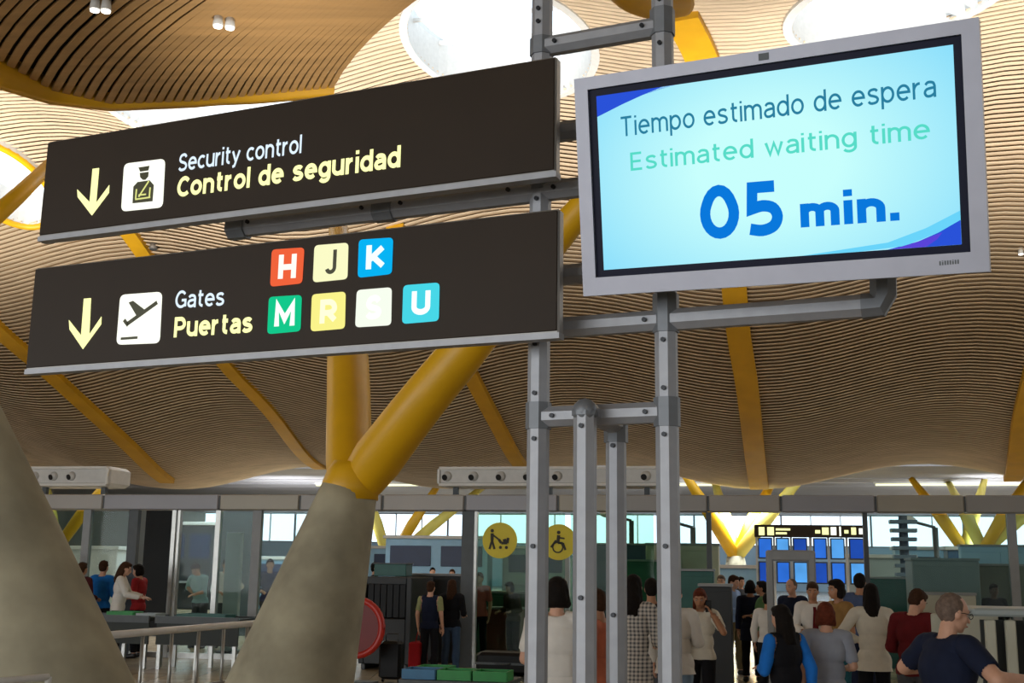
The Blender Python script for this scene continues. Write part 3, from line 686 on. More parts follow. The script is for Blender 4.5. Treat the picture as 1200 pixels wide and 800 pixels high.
mb.prism([b2.q(*p) for p in [(151.5, 354.5), (156.7, 352.5), (171, 363.5), (161.5, 371.5)]], b2.P0+NA*.003, UA, ZA, NA, .001)
add('aeroplane_figure', mb, DK, sq)
b2.text('letter', 'Gates', (205.5, 361.5), (263, 358), 20.5, LITB, s2, .15, gap=.08)
b2.text('letter', 'Puertas', (204, 395.5), (296, 389.5), 23.5, LITY, s2, .20, gap=.08)
TILES = [('H', [(319, 292.5), (357, 290), (354.4, 332), (317, 336)], 'f2643c', 'fff4ea'), ('J', [(369, 287.6), (408.6, 284.4), (407.4, 327), (367, 331)], 'fcfcc8', '3a3a10'), ('K', [(421, 281), (461, 278.4), (459.4, 321), (419.6, 325.6)], '08b4f4', 'eaffff'),
         ('M', [(315.6, 348), (354, 345.6), (352.4, 388), (313.6, 391.6)], '14c98c', 'f0fff6'), ('R', [(366, 345), (405.4, 341.6), (404.4, 385), (364.4, 388.4)], 'fbf48c', 'fffbd0'), ('S', [(418.6, 340), (459.4, 336.6), (458.6, 381), (416.6, 383.6)], 'f8fff0', 'fffffa'), ('U', [(473, 334.4), (515.4, 331), (514.4, 376), (471.6, 379.6)], '48d8e8', 'f4ffff')]
for ch, cs, col, tcx in TILES:
    tl = b2.poly('letter_tile', cs, emis('tile_'+ch, col, 1.0), s2, rr=.12, label={'H': 'orange tile lettered H', 'J': 'pale yellow tile lettered J', 'K': 'blue tile lettered K', 'M': 'green tile lettered M', 'R': 'yellow washed-out tile', 'S': 'white washed-out tile', 'U': 'light blue tile lettered U'}[ch])
    cx = sum(c_[0] for c_ in cs)/4; cy = sum(c_[1] for c_ in cs)/4; hw = {'H': 10.5, 'J': 6.5, 'K': 11, 'M': 12, 'R': 10, 'S': 9, 'U': 11}[ch]
    b2.text('letter', ch, (cx-hw, cy+14.5), (cx+hw, cy+13.2), 28, emis('tl_'+ch, tcx, 1.15) if ch != 'J' else DK, tl, .24 if ch != 'J' else .17, off=.0045)

# ------------------------------------------------------------------ screen
KS = .935
T0_ = EYE + (np.array([.2015, 3.75, 3.4493])-EYE)*KS; tw, th_ = 1.2971*KS, .7462*KS; ta_, tilt, rl = .4805, .1973, .0374
u = np.array([math.cos(ta_), -math.sin(ta_), 0]); n = np.array([-math.sin(ta_), -math.cos(ta_), 0]); d = -ZA*math.cos(tilt)-n*math.sin(tilt)
TU = u*math.cos(rl)+d*math.sin(rl); TD = d*math.cos(rl)-u*math.sin(rl); TN = np.cross(TD, TU); TN /= np.linalg.norm(TN)
if TN@NA < 0: TN = -TN
TB = -TD; TO = T0_+TD*th_
tv = thing('wall_screen', 'large silver-framed flat screen showing the estimated waiting time of 05 min.', 'screen', TO)
bt = Board(TO, TU, TB, TN); c = TO+TU*tw/2+TB*th_/2
BEZ = mat('silver_bezel', '8b8c96', .4, .35, .04, 12)
I0, I1, I2, I3 = bt.q(690, 105), bt.q(1127, 40), bt.q(1137, 292), bt.q(697, 328)
ix0, ix1 = (I0[0]+I3[0])/2, (I1[0]+I2[0])/2; iy0, iy1 = (I2[1]+I3[1])/2, (I0[1]+I1[1])/2
for (x0, x1, y0, y1) in ((0, tw, iy1, th_), (0, tw, 0, iy0), (0, ix0, iy0, iy1), (ix1, tw, iy0, iy1)):
    mb = MB().box(TO+TU*(x0+x1)/2+TB*(y0+y1)/2-TN*.02, (x1-x0, y1-y0, .045), TU, TB, TN); add('bezel', mb, BEZ, tv)
mb = MB().box(c-TN*.045, (tw-.02, th_-.02, .05), TU, TB, TN, bev=.01); mb.box(c-TN*.07, (tw*.7, th_*.6, .03), TU, TB, TN, bev=.01); add('back_casing', mb, GREYD, tv)
mb = MB().box(c-TN*.012, (ix1-ix0+.002, iy1-iy0+.002, .01), TU, TB, TN)
mb = MB().prism([(ix0, iy0), (ix1, iy0), (ix1, iy1), (ix0, iy1)], TO-TN*.014, TU, TB, TN, .006); add('black_border', mb, mat('screen_border', '070c26', .5, 0, .05, 3, spec=.15), tv)
K0, K1, K2, K3 = bt.q(699, 112), bt.q(1117, 52), bt.q(1126, 283), bt.q(706, 319)
kx0, kx1 = (K0[0]+K3[0])/2, (K1[0]+K2[0])/2; ky0, ky1 = (K2[1]+K3[1])/2, (K0[1]+K1[1])/2
# cyan gradient of the displayed image
m = bpy.data.materials.new('screen_image'); m.use_nodes = True; nt = m.node_tree; nt.nodes.clear()
o_ = nt.nodes.new('ShaderNodeOutputMaterial'); e = nt.nodes.new('ShaderNodeEmission'); tc = nt.nodes.new('ShaderNodeTexCoord'); mp = nt.nodes.new('ShaderNodeMapping'); gr = nt.nodes.new('ShaderNodeTexGradient'); gr.gradient_type = 'SPHERICAL'; rp = nt.nodes.new('ShaderNodeValToRGB')
mp.inputs['Location'].default_value = (-.5, -.5, -.5); mp.inputs['Scale'].default_value = (1, 1, 1); nt.links.new(tc.outputs['Generated'], mp.inputs[0]); nt.links.new(mp.outputs[0], gr.inputs[0]); nt.links.new(gr.outputs[0], rp.inputs[0])
rp.color_ramp.elements[0].position = .15; rp.color_ramp.elements[0].color = (*lin('86dcfb'), 1); rp.color_ramp.elements[1].position = .75; rp.color_ramp.elements[1].color = (*lin('c8fffd'), 1)
nt.links.new(rp.outputs[0], e.inputs[0]); nt.links.new(e.outputs[0], o_.inputs[0]); e.inputs[1].default_value = 1.0
scr = add('display', MB().prism([(kx0, ky0), (kx1, ky0), (kx1, ky1), (kx0, ky1)], TO-TN*.008, TU, TB, TN, .002), m, tv, 'glowing cyan display')
def kq(px, py): p = bt.q(px, py); return np.array([min(max(p[0], kx0), kx1), min(max(p[1], ky0), ky1)])
def scrpoly(name, pts, m_, off=.0): add(name, MB().prism([kq(*p) for p in pts], TO-TN*(.006-off), TU, TB, TN, .0006), m_, scr)
scrpoly('swoosh', [(690, 100), (790, 80), (775, 98), (752, 111), (728, 122), (697, 137)], emis('swoosh_blue', '2a52d8', 1.0))
arc = [(1008, 301), (1040, 294), (1075, 283), (1100, 272), (1130, 257)]
scrpoly('swoosh', arc+[(1130, 300), (1008, 305)], emis('swoosh_blue', '2a52d8', 1.0))
scrpoly('swoosh', [(1013, 300.5), (1045, 292), (1078, 282), (1104, 272), (1098, 280), (1085, 289), (1078, 298), (1050, 302)], emis('swoosh_purple', '5a44d8', 1.0), .0008)
scrpoly('swoosh', [(940, 303), (985, 298), (1040, 284), (1085, 267), (1130, 246), (1130, 257), (1100, 272), (1060, 288), (1008, 301), (960, 306)], emis('swoosh_cyan', '6ad4fa', 1.0), .0004)
def T(txt, l, r, h, col, w_, gap=.11): bt.text('letter', txt, l, r, h, emis('scr_'+col, col, 1.0), scr, w_, off=-.005, gap=gap)
T('Tiempo estimado de espera', (727.5, 160), (1097, 113), 23.5, '2a7fa0', .125); T('Estimated waiting time', (738.5, 200), (1090, 162), 21.5, '58dcc8', .135)
T('05', (821, 281), (918, 275), 63, '0a78dc', .21, .10); T('min.', (938, 266.5), (1054, 258), 37, '0a78dc', .25, .12)
bt.text('maker_mark', 'lilllill', (1101, 311), (1124, 309), 5, GREYD, tv, .2, off=.003)
mb = MB().box(TO+TU*bt.q(895, 62)[0]+TB*(iy1+.02)+TN*.003, (.03, .02, .004), TU, TB, TN); add('sensor_window', mb, GREYD, tv)
# bracket linking the screen to post 2
mb = MB(); mid = np.array([P2[0], P2[1], c[2]]); qn = c+TU*((mid-c)@TU)-TN*.08
mb.tube([mid, qn], .03, 8, smooth=False); mb.box(qn, (.3, .3, .02), TU, TB, TN); add('mount', mb, ALU_D, tv)

# ------------------------------------------------------------------ people
def nrm(v): v = np.asarray(v, float); return v/(np.linalg.norm(v)+1e-9)
def rotx(a): c, s_ = math.cos(a), math.sin(a); return np.array([[1, 0, 0], [0, c, -s_], [0, s_, c]])
def rotz(a): c, s_ = math.cos(a), math.sin(a); return np.array([[c, -s_, 0], [s_, c, 0], [0, 0, 1]])
def roty(a): c, s_ = math.cos(a), math.sin(a); return np.array([[c, 0, s_], [0, 1, 0], [-s_, 0, c]])
# arm poses: unit directions of upper arm and forearm; x outward, y forward, z up
ARMS = {'ear': ((.35, .35, -.45), (-.24, -.1, .32)), 'lean_reach': ((.72, .05, -.48), (-.05, 1, -.03)), 'down': ((.13, -.05, -1), (.05, .18, -1)), 'relaxed': ((.2, -.12, -1), (.02, .35, -1)), 'bent': ((.22, .0, -1), (-.25, .95, -.15)), 'carry': ((.25, .1, -1), (-.55, .8, .05)),
        'face': ((.15, .45, -.85), (-.35, .25, 1)), 'hip': ((.65, -.25, -.8), (-.75, .45, -.35)), 'reach': ((.18, .62, -.78), (.0, 1, -.28)), 'fold': ((.2, .2, -1), (-.9, .55, .12)),
        'phone': ((.2, .1, -1), (-.45, .75, .5)), 'back': ((.2, -.35, -1), (.0, .05, -1)), 'work': ((.2, .55, -.9), (-.15, 1, -.2))}
def remesh(prims, vox, smooth=3):
    mb = MB()
    for p in prims:
        if p[0] == 'c': mb.cap(p[1], p[2], p[3], p[4], 12)
        else: mb.sphere(p[1], p[2], 16, 11, p[3])
    me = bpy.data.meshes.new('r'); me.from_pydata(np.concatenate(mb.v).tolist(), [], mb.f); o = bpy.data.objects.new('r', me); COL.objects.link(o)
    a = o.modifiers.new('a', 'REMESH'); a.mode = 'VOXEL'; a.voxel_size = vox
    if smooth: b = o.modifiers.new('b', 'SMOOTH'); b.factor = .5; b.iterations = smooth
    dg = bpy.context.evaluated_depsgraph_get(); e = o.evaluated_get(dg); r = e.to_mesh()
    n = len(r.vertices); v = np.zeros(n*3); r.vertices.foreach_get('co', v); nn = np.zeros(n*3); r.vertices.foreach_get('normal', nn)
    f = [tuple(p.vertices) for p in r.polygons]; e.to_mesh_clear(); COL.objects.unlink(o); bpy.data.objects.remove(o); bpy.data.meshes.remove(me)
    return v.reshape(-1, 3), nn.reshape(-1, 3), f
def sdist(V, p):
    if p[0] == 'c':
        a, b = np.asarray(p[1]), np.asarray(p[2]); d = b-a; t = np.clip(((V-a)@d)/(d@d+1e-9), 0, 1); return np.linalg.norm(V-a-t[:, None]*d, axis=1)-(p[3]+(p[4]-p[3])*t), t
    q = V-np.asarray(p[1]); R_ = p[3]
    if R_ is not None: q = q@R_
    r = np.asarray(p[2]); k = np.linalg.norm(q/r, axis=1); return (k-1)*r.min(), k*0
def fingers(mb, wv, d, nvec, side, sc, curl=.5, rad=.0085):
    d = nrm(d); nvec = nrm(nvec-d*(nvec@d)); a = np.cross(d, nvec)*side
    pc = wv+d*.05*sc; R_ = np.stack([a, nvec, d], axis=1); mb.sphere(pc, np.array([.041, .016, .052])*sc, 12, 8, R_)
    for k, (off, L) in enumerate(((-.028, .066), (-.010, .076), (.009, .072), (.027, .056))):
        p0 = pc+a*off*sc+d*.035*sc; th = curl*(.6+.15*k); d1 = d*math.cos(th*.5)+nvec*math.sin(th*.5); p1 = p0+d1*L*.5*sc; d2 = d*math.cos(th*1.3)+nvec*math.sin(th*1.3); p2 = p1+d2*L*.3*sc; d3 = d*math.cos(th*2)+nvec*math.sin(th*2); p3 = p2+d3*L*.25*sc
        mb.tube([p0, p1, p2, p3, p3+d3*.004], [rad*sc*1.05, rad*sc, rad*sc*.92, rad*sc*.8, rad*.3], 7)
    p0 = pc-a*.028*sc-d*.03*sc; p1 = p0-a*.028*sc+d*.025*sc+nvec*.008; p2 = p1+(d*.9-a*.25+nvec*.3)*.032*sc
    mb.tube([p0, p1, p2, p2+(p2-p1)*.12], [.013*sc, .0115*sc, .0095*sc, .003], 7)
HAIRM = {'black': mat('hair_black', '17120f', .8, 0, .25, 40, spec=.15), 'brown': mat('hair_brown', '3b2618', .8, 0, .25, 40, spec=.15), 'red': mat('hair_auburn', '5e2c1c', .8, 0, .25, 40, spec=.15), 'grey': mat('hair_grey_brown', '6a5a50', .8, 0, .25, 40, spec=.15), 'light': mat('hair_light_brown', '7a5230', .8, 0, .25, 40, spec=.15), 'white': mat('hair_white', 'b5b0a8', .8, 0, .2, 40, spec=.15)}
SHOE = mat('shoe_leather', '1c1a1a', .45, 0, .15, 20); EYEW = mat('eye_white', '9c968e', .4, 0, .03, 20); LIP = mat('lips', '9a5a50', .5, 0, .05, 20)
NP = [0]
def person(px, py, d, face, label, top, bottom, hair=('black', 'short'), arms=('relaxed', 'relaxed'), sleeve=1.0, lean=0, head=(0, 0), skin=0, hem=.86, kind='shirt', stride=.0, group=None, extra=None, build=1.0, topmat=None, twist=0, legs=None, sleevemat=None, z0=0.0, seatz=None):
    """px, py: where the crown of the head is seen; d: metres ahead; face: heading in degrees, 0 = away from us, 90 = to the right, 180 = towards us"""
    NP[0] += 1; hd = W(px, py, d); H = hd[2]-z0; leanr = math.radians(lean)
    H = (H-.93)/max(.3, math.cos(leanr))*1.0+.93 if lean > 8 else H
    k = max(.86, min(1.13, H/1.72)); rz = -math.radians(face)
    off = rotz(rz)@np.array([0, math.sin(leanr)*.72*k, 0]); base = np.array([hd[0]-off[0], hd[1]-off[1], z0])
    r = thing('person', label, 'person', base, rz, group)
    vox = .0085 if d < 7.5 else .0115 if d < 12.5 else .0145
    RL = rotx(-leanr)@rotz(math.radians(twist)); piv = np.array([0, 0, .93])
    U_ = lambda p: (piv+RL@(np.asarray(p, float)-piv))
    bw = build; pr = []
    def C(tag, a, b, ra, rb): pr.append(('c', np.asarray(a)*k, np.asarray(b)*k, ra*k, rb*k, tag))
    def E_(tag, c_, r_, R_=None): pr.append(('e', np.asarray(c_)*k, np.asarray(r_)*k, R_ if R_ is not None else np.eye(3), tag))
    E_('pelvis', (0, -.005, .93), (.160*bw, .112*bw, .125)); E_('torso', U_((0, .0, 1.08)), (.142*bw, .105*bw, .16), RL); E_('torso', U_((0, 0, 1.27)), (.165*bw, .115*bw, .165), RL); E_('torso', U_((0, -.01, 1.375)), (.15*bw, .085, .075), RL)
    C('torso', U_((-.15, -.01, 1.405)), U_((.15, -.01, 1.405)), .052, .052)
    if bw > 1.08: E_('torso', U_((0, .07, 1.07)), (.13*bw, .10*bw, .14), RL)
    nb = U_((0, -.015, 1.43)); HR = RL@rotz(-math.radians(head[0]))@rotx(-math.radians(head[1])); hj = U_((0, -.005, 1.50)); hc = hj+HR@np.array([0, .018, .105])
    Hp = lambda p: hc+HR@np.asarray(p, float)
    C('neck', nb, hj+HR@np.array([0, 0, .03]), .058, .052)
    E_('head', Hp((0, -.008, .018)), (.075, .094, .098), HR); E_('head', Hp((0, .022, -.042)), (.056, .066, .068), HR); C('head', Hp((0, .062, -.088)), Hp((0, .055, -.075)), .022, .026)
    C('head', Hp((0, .088, .012)), Hp((0, .108, -.028)), .008, .0125); C('head', Hp((-.03, .078, .028)), Hp((.03, .078, .028)), .012, .012); C('head', Hp((-.012, .088, -.060)), Hp((.012, .088, -.060)), .0095, .0095)
    for sd in (-1, 1): E_('head', Hp((sd*.076, -.008, -.008)), (.009, .018, .031), HR); C('head', Hp((sd*.045, .05, -.02)), Hp((sd*.03, .06, -.04)), .022, .02)
    hands = []
    for sd, pose in ((-1, arms[0]), (1, arms[1])):
        ua, fa = ARMS[pose] if isinstance(pose, str) else pose
        S0 = U_((sd*.175*(.5+.5*bw), -.01, 1.40)); du = RL@nrm((ua[0]*sd, ua[1], ua[2])) if pose not in ('reach',) else nrm((ua[0]*sd, ua[1], ua[2])); E1 = S0+du*.285; df = nrm((fa[0]*sd, fa[1], fa[2])); Wr = E1+df*.25
        C('uarm', S0, E1, .053*bw, .042*bw); C('farm', E1, Wr, .043*bw, .028); hands.append((Wr*k, df, sd, pose, E1*k))
    lg = legs or ((-1, stride), (1, -stride))
    for sd, st_ in lg:
        hp = np.array([sd*.088*bw, 0, .90]); kn = np.array([sd*.10, .02+st_*.5, .50]); an = np.array([sd*.105, -.03+st_, .085])
        C('thigh', hp, kn, .088*bw, .058); C('calf', kn, an, .058, .038); E_('calf', kn*.6+an*.4+[0, -.02, 0], (.052, .055, .11))
        C('foot', an+[0, -.02, -.035], an+[sd*.02, .135, -.05], .042, .034)
    V, N_, F_ = remesh(pr, vox); D = np.stack([sdist(V, p)[0] for p in pr]); lab = np.array([p[5] if p[0] == 'c' else p[4] for p in pr]); best = D.argmin(0); tags = lab[best]; tp = np.zeros(len(V))
    for i_, p in enumerate(pr):
        if p[0] == 'c': q = best == i_; tp[q] = sdist(V[q], p)[1]
    mb = MB(); mb.add(V, F_, True)
    for Wr, df, sd, pose, E1 in hands:
        nv = np.array([-sd*.9, .2, 0.]) if pose not in ('reach', 'work', 'carry', 'bent') else np.array([0, 0, -1.]); fingers(mb, Wr-df*.005, df, nv, sd, k, .75 if pose in ('carry', 'bent', 'phone', 'fold') else .4)
    add('body', mb, SKIN[skin], r, local=True)
    z = V[:, 2]/k; x_ = V[:, 0]
    nse = np.array([noise.noise(Vector((p[0]*9, p[1]*9, p[2]*7+NP[0]))) for p in V])
    def garment(name, keep, off_, m_, lab_=None, loose=None, skirt=None, edge=.3):
        keep_f = [f for f in F_ if keep[list(f)].all()]
        if not keep_f: return None
        used = np.unique(np.array([i_ for f in keep_f for i_ in f])); idx = -np.ones(len(V), int); idx[used] = np.arange(len(used))
        cnt_ = {}
        for f in keep_f:
            for a_, b_ in zip(f, f[1:]+f[:1]): e_ = (min(a_, b_), max(a_, b_)); cnt_[e_] = cnt_.get(e_, 0)+1
        bd = np.zeros(len(V), bool)
        for (a_, b_), c_ in cnt_.items():
            if c_ == 1: bd[a_] = bd[b_] = True
        o_ = np.full(len(V), off_) + nse*.009
        if loose is not None: o_ = o_+loose
        o_[bd] *= edge
        Vn = (V+N_*o_[:, None]*k)[used]; mb = MB(); mb.add(Vn, [tuple(idx[list(f)]) for f in keep_f], True)
        if skirt: mb.add(*skirt, True)
        return add(name, mb, m_, r, lab_, local=True)
    up = (tags == 'torso') | ((tags == 'pelvis') & (z > hem)) | ((tags == 'thigh') & (z > hem)) | ((tags == 'neck') & (z < 1.445) & (abs(lean) < 20))
    arm_ok = np.zeros(len(V), bool)
    arm_ok |= (tags == 'uarm') & (tp <= (2 if sleeve > .5 else min(.88, sleeve*2))); arm_ok |= (tags == 'farm') & (tp <= (sleeve-.5)*2*.94) & (sleeve > .5)
    sk = None
    if hem < .84:
        n1 = 22; v = []; zs = [1.0, .93, .86, (hem+.86)/2, hem]; rw_ = [(.15, .112), (.172, .128), (.182, .138), (.19, .146), (.20, .155)]
        for zz, (a_, b_) in zip(zs, rw_):
            for q in range(n1): th = 2*PI*q/n1; w1 = 1+.03*math.sin(5*th+NP[0])*(1-zz); v.append((a_*bw*w1*math.cos(th)*k, (b_*bw*w1*math.sin(th)-.005)*k, zz*k))
        sk = (v, [(i_*n1+q, i_*n1+(q+1) % n1, (i_+1)*n1+(q+1) % n1, (i_+1)*n1+q) for i_ in range(4) for q in range(n1)])
    low = ((tags == 'pelvis') & (z < 1.0)) | (tags == 'thigh') | ((tags == 'calf') & (z > .10))
    garment('trousers', low, .010, bottom, loose=np.clip((.75-z)*.022, 0, .014)*(tags != 'pelvis'))
    if sleevemat:
        garment('sleeve', arm_ok & (V[:, 0] < 0), .015, sleevemat); garment('sleeve', arm_ok & (V[:, 0] > 0), .015, sleevemat); arm_ok = arm_ok & False
    g = garment(kind, up | arm_ok, .016, top, loose=np.where(tags == 'torso', .004, .0)+np.where(tags == 'farm', .004, 0), skirt=sk)
    garment('shoes', (tags == 'foot') | ((tags == 'calf') & (z < .10)), .006, SHOE, edge=.6)
    # hair
    hm, style = hair; hp = []
    def HC(a, b, ra, rb): hp.append(('c', Hp(a)*k, Hp(b)*k, ra*k, rb*k))
    def HE(c_, r_): hp.append(('e', Hp(c_)*k, np.array(r_)*k, HR))
    if style == 'thin':
        HE((0, -.022, .022), (.0800, .0925, .0985))
    elif style != 'bald':
        HE((0, -.020, .032), (.083, .096, .098)); HE((0, .03, .085), (.062, .06, .036)); HE((0, -.045, -.01), (.074, .064, .075))
    if style == 'long':
        HC((0, -.055, .0), (0, -.085, -.21), .078, .06); HC((-.05, -.035, .02), (-.07, -.03, -.17), .038, .032); HC((.05, -.035, .02), (.07, -.03, -.17), .038, .032); HC((-.04, -.07, -.1), (-.05, -.09, -.25), .045, .03); HC((.04, -.07, -.1), (.045, -.09, -.26), .045, .028)
    if style == 'bob':
        HE((0, -.03, -.03), (.095, .085, .09)); HC((-.06, -.02, .02), (-.075, -.01, -.08), .034, .03); HC((.06, -.02, .02), (.075, -.01, -.08), .034, .03)
    if style == 'tail': HC((0, -.09, .05), (0, -.14, .0), .03, .035); HC((0, -.14, .0), (0, -.13, -.17), .035, .018)
    if style == 'bun': HE((0, -.10, .07), (.045, .045, .045))
    if hp:
        Vh, Nh, Fh = remesh(hp, max(.010, vox), 1); q = np.array([noise.noise(Vector((p[0]*60, p[1]*60, p[2]*14))) for p in Vh]); Vh = Vh+Nh*(q*.006*k)[:, None]
        add('hair', MB().add(Vh, Fh, True), HAIRM[hm], r, local=True)
    for sd in (-1, 1):
        e_ = add('eye', MB().sphere(Hp((sd*.031, .0785, .006))*k, .0105*k, 10, 7), EYEW, r, local=True)
        add('iris', MB().sphere(Hp((sd*.031, .0850, .006))*k, .0058*k, 8, 6), BLACK, e_, local=True)
        add('eyebrow', MB().cap(Hp((sd*.016, .091, .027))*k, Hp((sd*.046, .081, .030))*k, .0036*k, .0028*k, 6), HAIRM[hm], r, local=True)
    add('mouth', MB().cap(Hp((-.017, .094, -.060))*k, Hp((.017, .094, -.060))*k, .0045*k, .0045*k, 6), LIP, r, local=True)
    info = dict(r=r, k=k, U=U_, Hp=Hp, hands=hands, base=base, rz=rz, HR=HR, RL=RL)
    if extra: extra(info)
    return info
def cloth(name, col, var=.1, scale=14): return mat('cloth_'+name, col, .85, 0, var, scale, bump=.1, spec=.2)
DENIM = cloth('denim', '3c4f68'); LDEN = cloth('light_denim', '7d93a6'); BLK = cloth('black', '15151a'); NAVY = cloth('navy', '1a2136'); KHAKI = cloth('khaki', '6e6244'); GRY = cloth('grey', '4a4c50')
WHT = cloth('white', 'd6d2cb', .04); OFFW = cloth('off_white', 'cfcabc', .05); LBLUE = cloth('light_blue', '8ea6cc', .06); MAROON = cloth('maroon', '5c1418'); LGREY = cloth('pale_grey', '9398a4', .05)
# plaid coat: woven check on the cloth itself
PLD = mat('cloth_plaid', 'cfc9bd', .85, 0, .02, 10); nt = PLD.node_tree; tc = nt.nodes.new('ShaderNodeTexCoord'); out = None
for ax, rt in (((1, 0, 0), 0), ((0, 0, 1), 0)):
    mp = nt.nodes.new('ShaderNodeMapping'); nt.links.new(tc.outputs['Object'], mp.inputs[0]); wv = nt.nodes.new('ShaderNodeTexWave'); wv.wave_type = 'BANDS'; wv.bands_direction = 'X' if ax[0] else 'Z'; wv.inputs['Scale'].default_value = 8.5; nt.links.new(mp.outputs[0], wv.inputs['Vector'])
    rp = nt.nodes.new('ShaderNodeValToRGB'); rp.color_ramp.elements[0].position = .40; rp.color_ramp.elements[1].position = .52; rp.color_ramp.elements[0].color = (.10, .10, .11, 1); rp.color_ramp.elements[1].color = (.62, .58, .52, 1); nt.links.new(wv.outputs['Fac'], rp.inputs[0])
    if out is None: out = rp.outputs[0]
    else:
        mx = nt.nodes.new('ShaderNodeMix'); mx.data_type = 'RGBA'; mx.inputs[0].default_value = .5; nt.links.new(out, mx.inputs[6]); nt.links.new(rp.outputs[0], mx.inputs[7]); nt.links.new(mx.outputs[2], nt.nodes['Principled BSDF'].inputs['Base Color'])

def glasses(i):
    k, Hp, r = i['k'], i['Hp'], i['r']; mb = MB()
    for sd in (-1, 1):
        c_ = [Hp((sd*.032+.021*math.cos(2*PI*q/12), .1, .004+.016*math.sin(2*PI*q/12)))*k for q in range(13)]; mb.tube(c_, .0022*k, 5, caps=False); mb.tube([Hp((sd*.053, .1, .008))*k, Hp((sd*.080, .03, .008))*k, Hp((sd*.080, -.02, .0))*k], .0022*k, 5)
    mb.tube([Hp((-.011, .1, .006))*k, Hp((.011, .1, .006))*k], .0022*k, 5); add('glasses', mb, BLACK, r, 'dark-rimmed glasses', local=True)
def tie(i):
    k, U_, r = i['k'], i['U'], i['r']; f = [U_(p)*k for p in ((0, .105, 1.40), (0, .142, 1.33), (0, .150, 1.18), (0, .146, 1.06))]; mb = MB()
    for a, b, w0, w1 in ((f[0], f[1], .018, .022), (f[1], f[2], .022, .034), (f[2], f[3], .034, .04)):
        mb.add([a+[-w0, 0, 0], a+[w0, 0, 0], b+[w1, 0, 0], b+[-w1, 0, 0], a+[-w0, .008, 0], a+[w0, .008, 0], b+[w1, .008, 0], b+[-w1, .008, 0]], [(0, 1, 2, 3), (7, 6, 5, 4), (0, 4, 5, 1), (1, 5, 6, 2), (2, 6, 7, 3), (3, 7, 4, 0)])
    add('tie', mb, MAROON, r, 'dark red tie', local=True)
def wpt(i, p): return i['base']+rotz(i['rz'])@np.asarray(p)
def backpack(m_, lab, back=True):
    def f(i):
        U_, k = i['U'], i['k']; c_ = wpt(i, U_((0, -.25, 1.22))*k); t = thing('backpack', lab, 'backpack', c_, i['rz']); mb = MB().sphere((0, 0, 0), (.15, .09, .22), 16, 12); mb.sphere((0, -.07, -.06), (.11, .05, .11), 12, 8); add('pack', mb, m_, t, local=True)
        for sd in (-1, 1): add('strap', MB().tube(catmull([np.array([sd*.08, .06, .17]), np.array([sd*.11, .16, .24]), np.array([sd*.12, .33, .14]), np.array([sd*.13, .31, -.05]), np.array([sd*.12, .12, -.16])], 4), .016, 6), m_, t, local=True)
    return f
def shoulder_bag(m_, lab, side=1, drop=.95, size=(.16, .07, .13)):
    def f(i):
        U_, k = i['U'], i['k']; sh = wpt(i, U_((side*.12, 0, 1.46))*k); c_ = wpt(i, (side*.31*k, -.02, drop*k)); t = thing('shoulder_bag', lab, 'bag', c_, i['rz'])
        mb = MB().box((0, 0, 0), (size[1]*2, size[0]*2, size[2]*2), bev=.03); add('bag_body', mb, m_, t, local=True)
        s_ = rotz(-i['rz'])@(sh-c_); mb = MB().tube([np.array([0, -.12, size[2]*.9]), s_+[0, -.08, -.03], s_+[0, 0, .03], s_+[0, .08, -.04], np.array([0, .12, size[2]*.9])], .010, 6); add('strap', mb, m_, t, local=True)
    return f
def hand_item(name, lab, cat, m_, size, side=1, dz=-.3, handle=True):
    def f(i):
        Wr, df = i['hands'][0 if side < 0 else 1][:2]; h_ = wpt(i, Wr+df*.09); c_ = h_+np.array([0, 0, dz]); t = thing(name, lab, cat, c_, i['rz'])
        mb = MB().box((0, 0, 0), size, bev=.02); add('bag_body', mb, m_, t, local=True)
        if handle: mb = MB().tube(catmull([np.array([0, -size[1]*.3, size[2]/2]), np.array([0, -.04, -dz+.0]), np.array([0, .04, -dz]), np.array([0, size[1]*.3, size[2]/2])], 5), .007, 6); add('handle', mb, m_, t, local=True)
    return f
def phone(side=1):
    def f(i):
        Wr, df = i['hands'][0 if side < 0 else 1][:2]; c_ = wpt(i, Wr+df*.1+np.array([0, .0, .02])); t = thing('mobile_phone', 'dark mobile phone in the hand of the woman with reddish hair', 'phone', c_, i['rz']); add('phone_body', MB().box((0, 0, 0), (.07, .012, .14), bev=.004), BLACK, t, local=True)
    return f
def both(*fs):
    def f(i):
        for g in fs: g(i)
    return f

# --- right of the sign posts, near to far
person(1112, 694, 7.2, 72, 'man in a dark navy polo shirt and glasses reaching forward at the right edge', NAVY, BLK, ('grey', 'thin'), ('lean_reach', 'lean_reach'), .38, 6, (8, 8), 0, .84, 'polo_shirt', 0, extra=glasses, build=1.16)
person(1070, 688, 11.8, 40, 'man in a dark maroon jumper looking down, left of the navy polo man', MAROON, GRY, ('brown', 'short'), ('bent', 'bent'), 1, 4, (20, 28), 0, .84, 'jumper', build=1.08)
person(1020, 684, 13.0, 8, 'woman in an off-white jacket with straight black hair seen from behind', OFFW, BLK, ('black', 'long'), ('hip', 'carry'), 1, 0, (8, 0), 0, .78, 'jacket')
person(967, 706, 10.4, 12, 'woman with auburn hair in a pale grey shirt seen from behind', LGREY, NAVY, ('red', 'bob'), ('relaxed', 'bent'), .5, 0, (0, 8), 0, .84, 'shirt', build=1.06)
person(916, 709, 10.0, 330, 'woman with long black hair in a black top with bright blue sleeves', BLK, BLK, ('black', 'long'), ('carry', 'back'), 1, 3, (0, 5), 0, .80, 'jacket', build=1.05, sleevemat=cloth('bright_blue', '1f6fc8'))
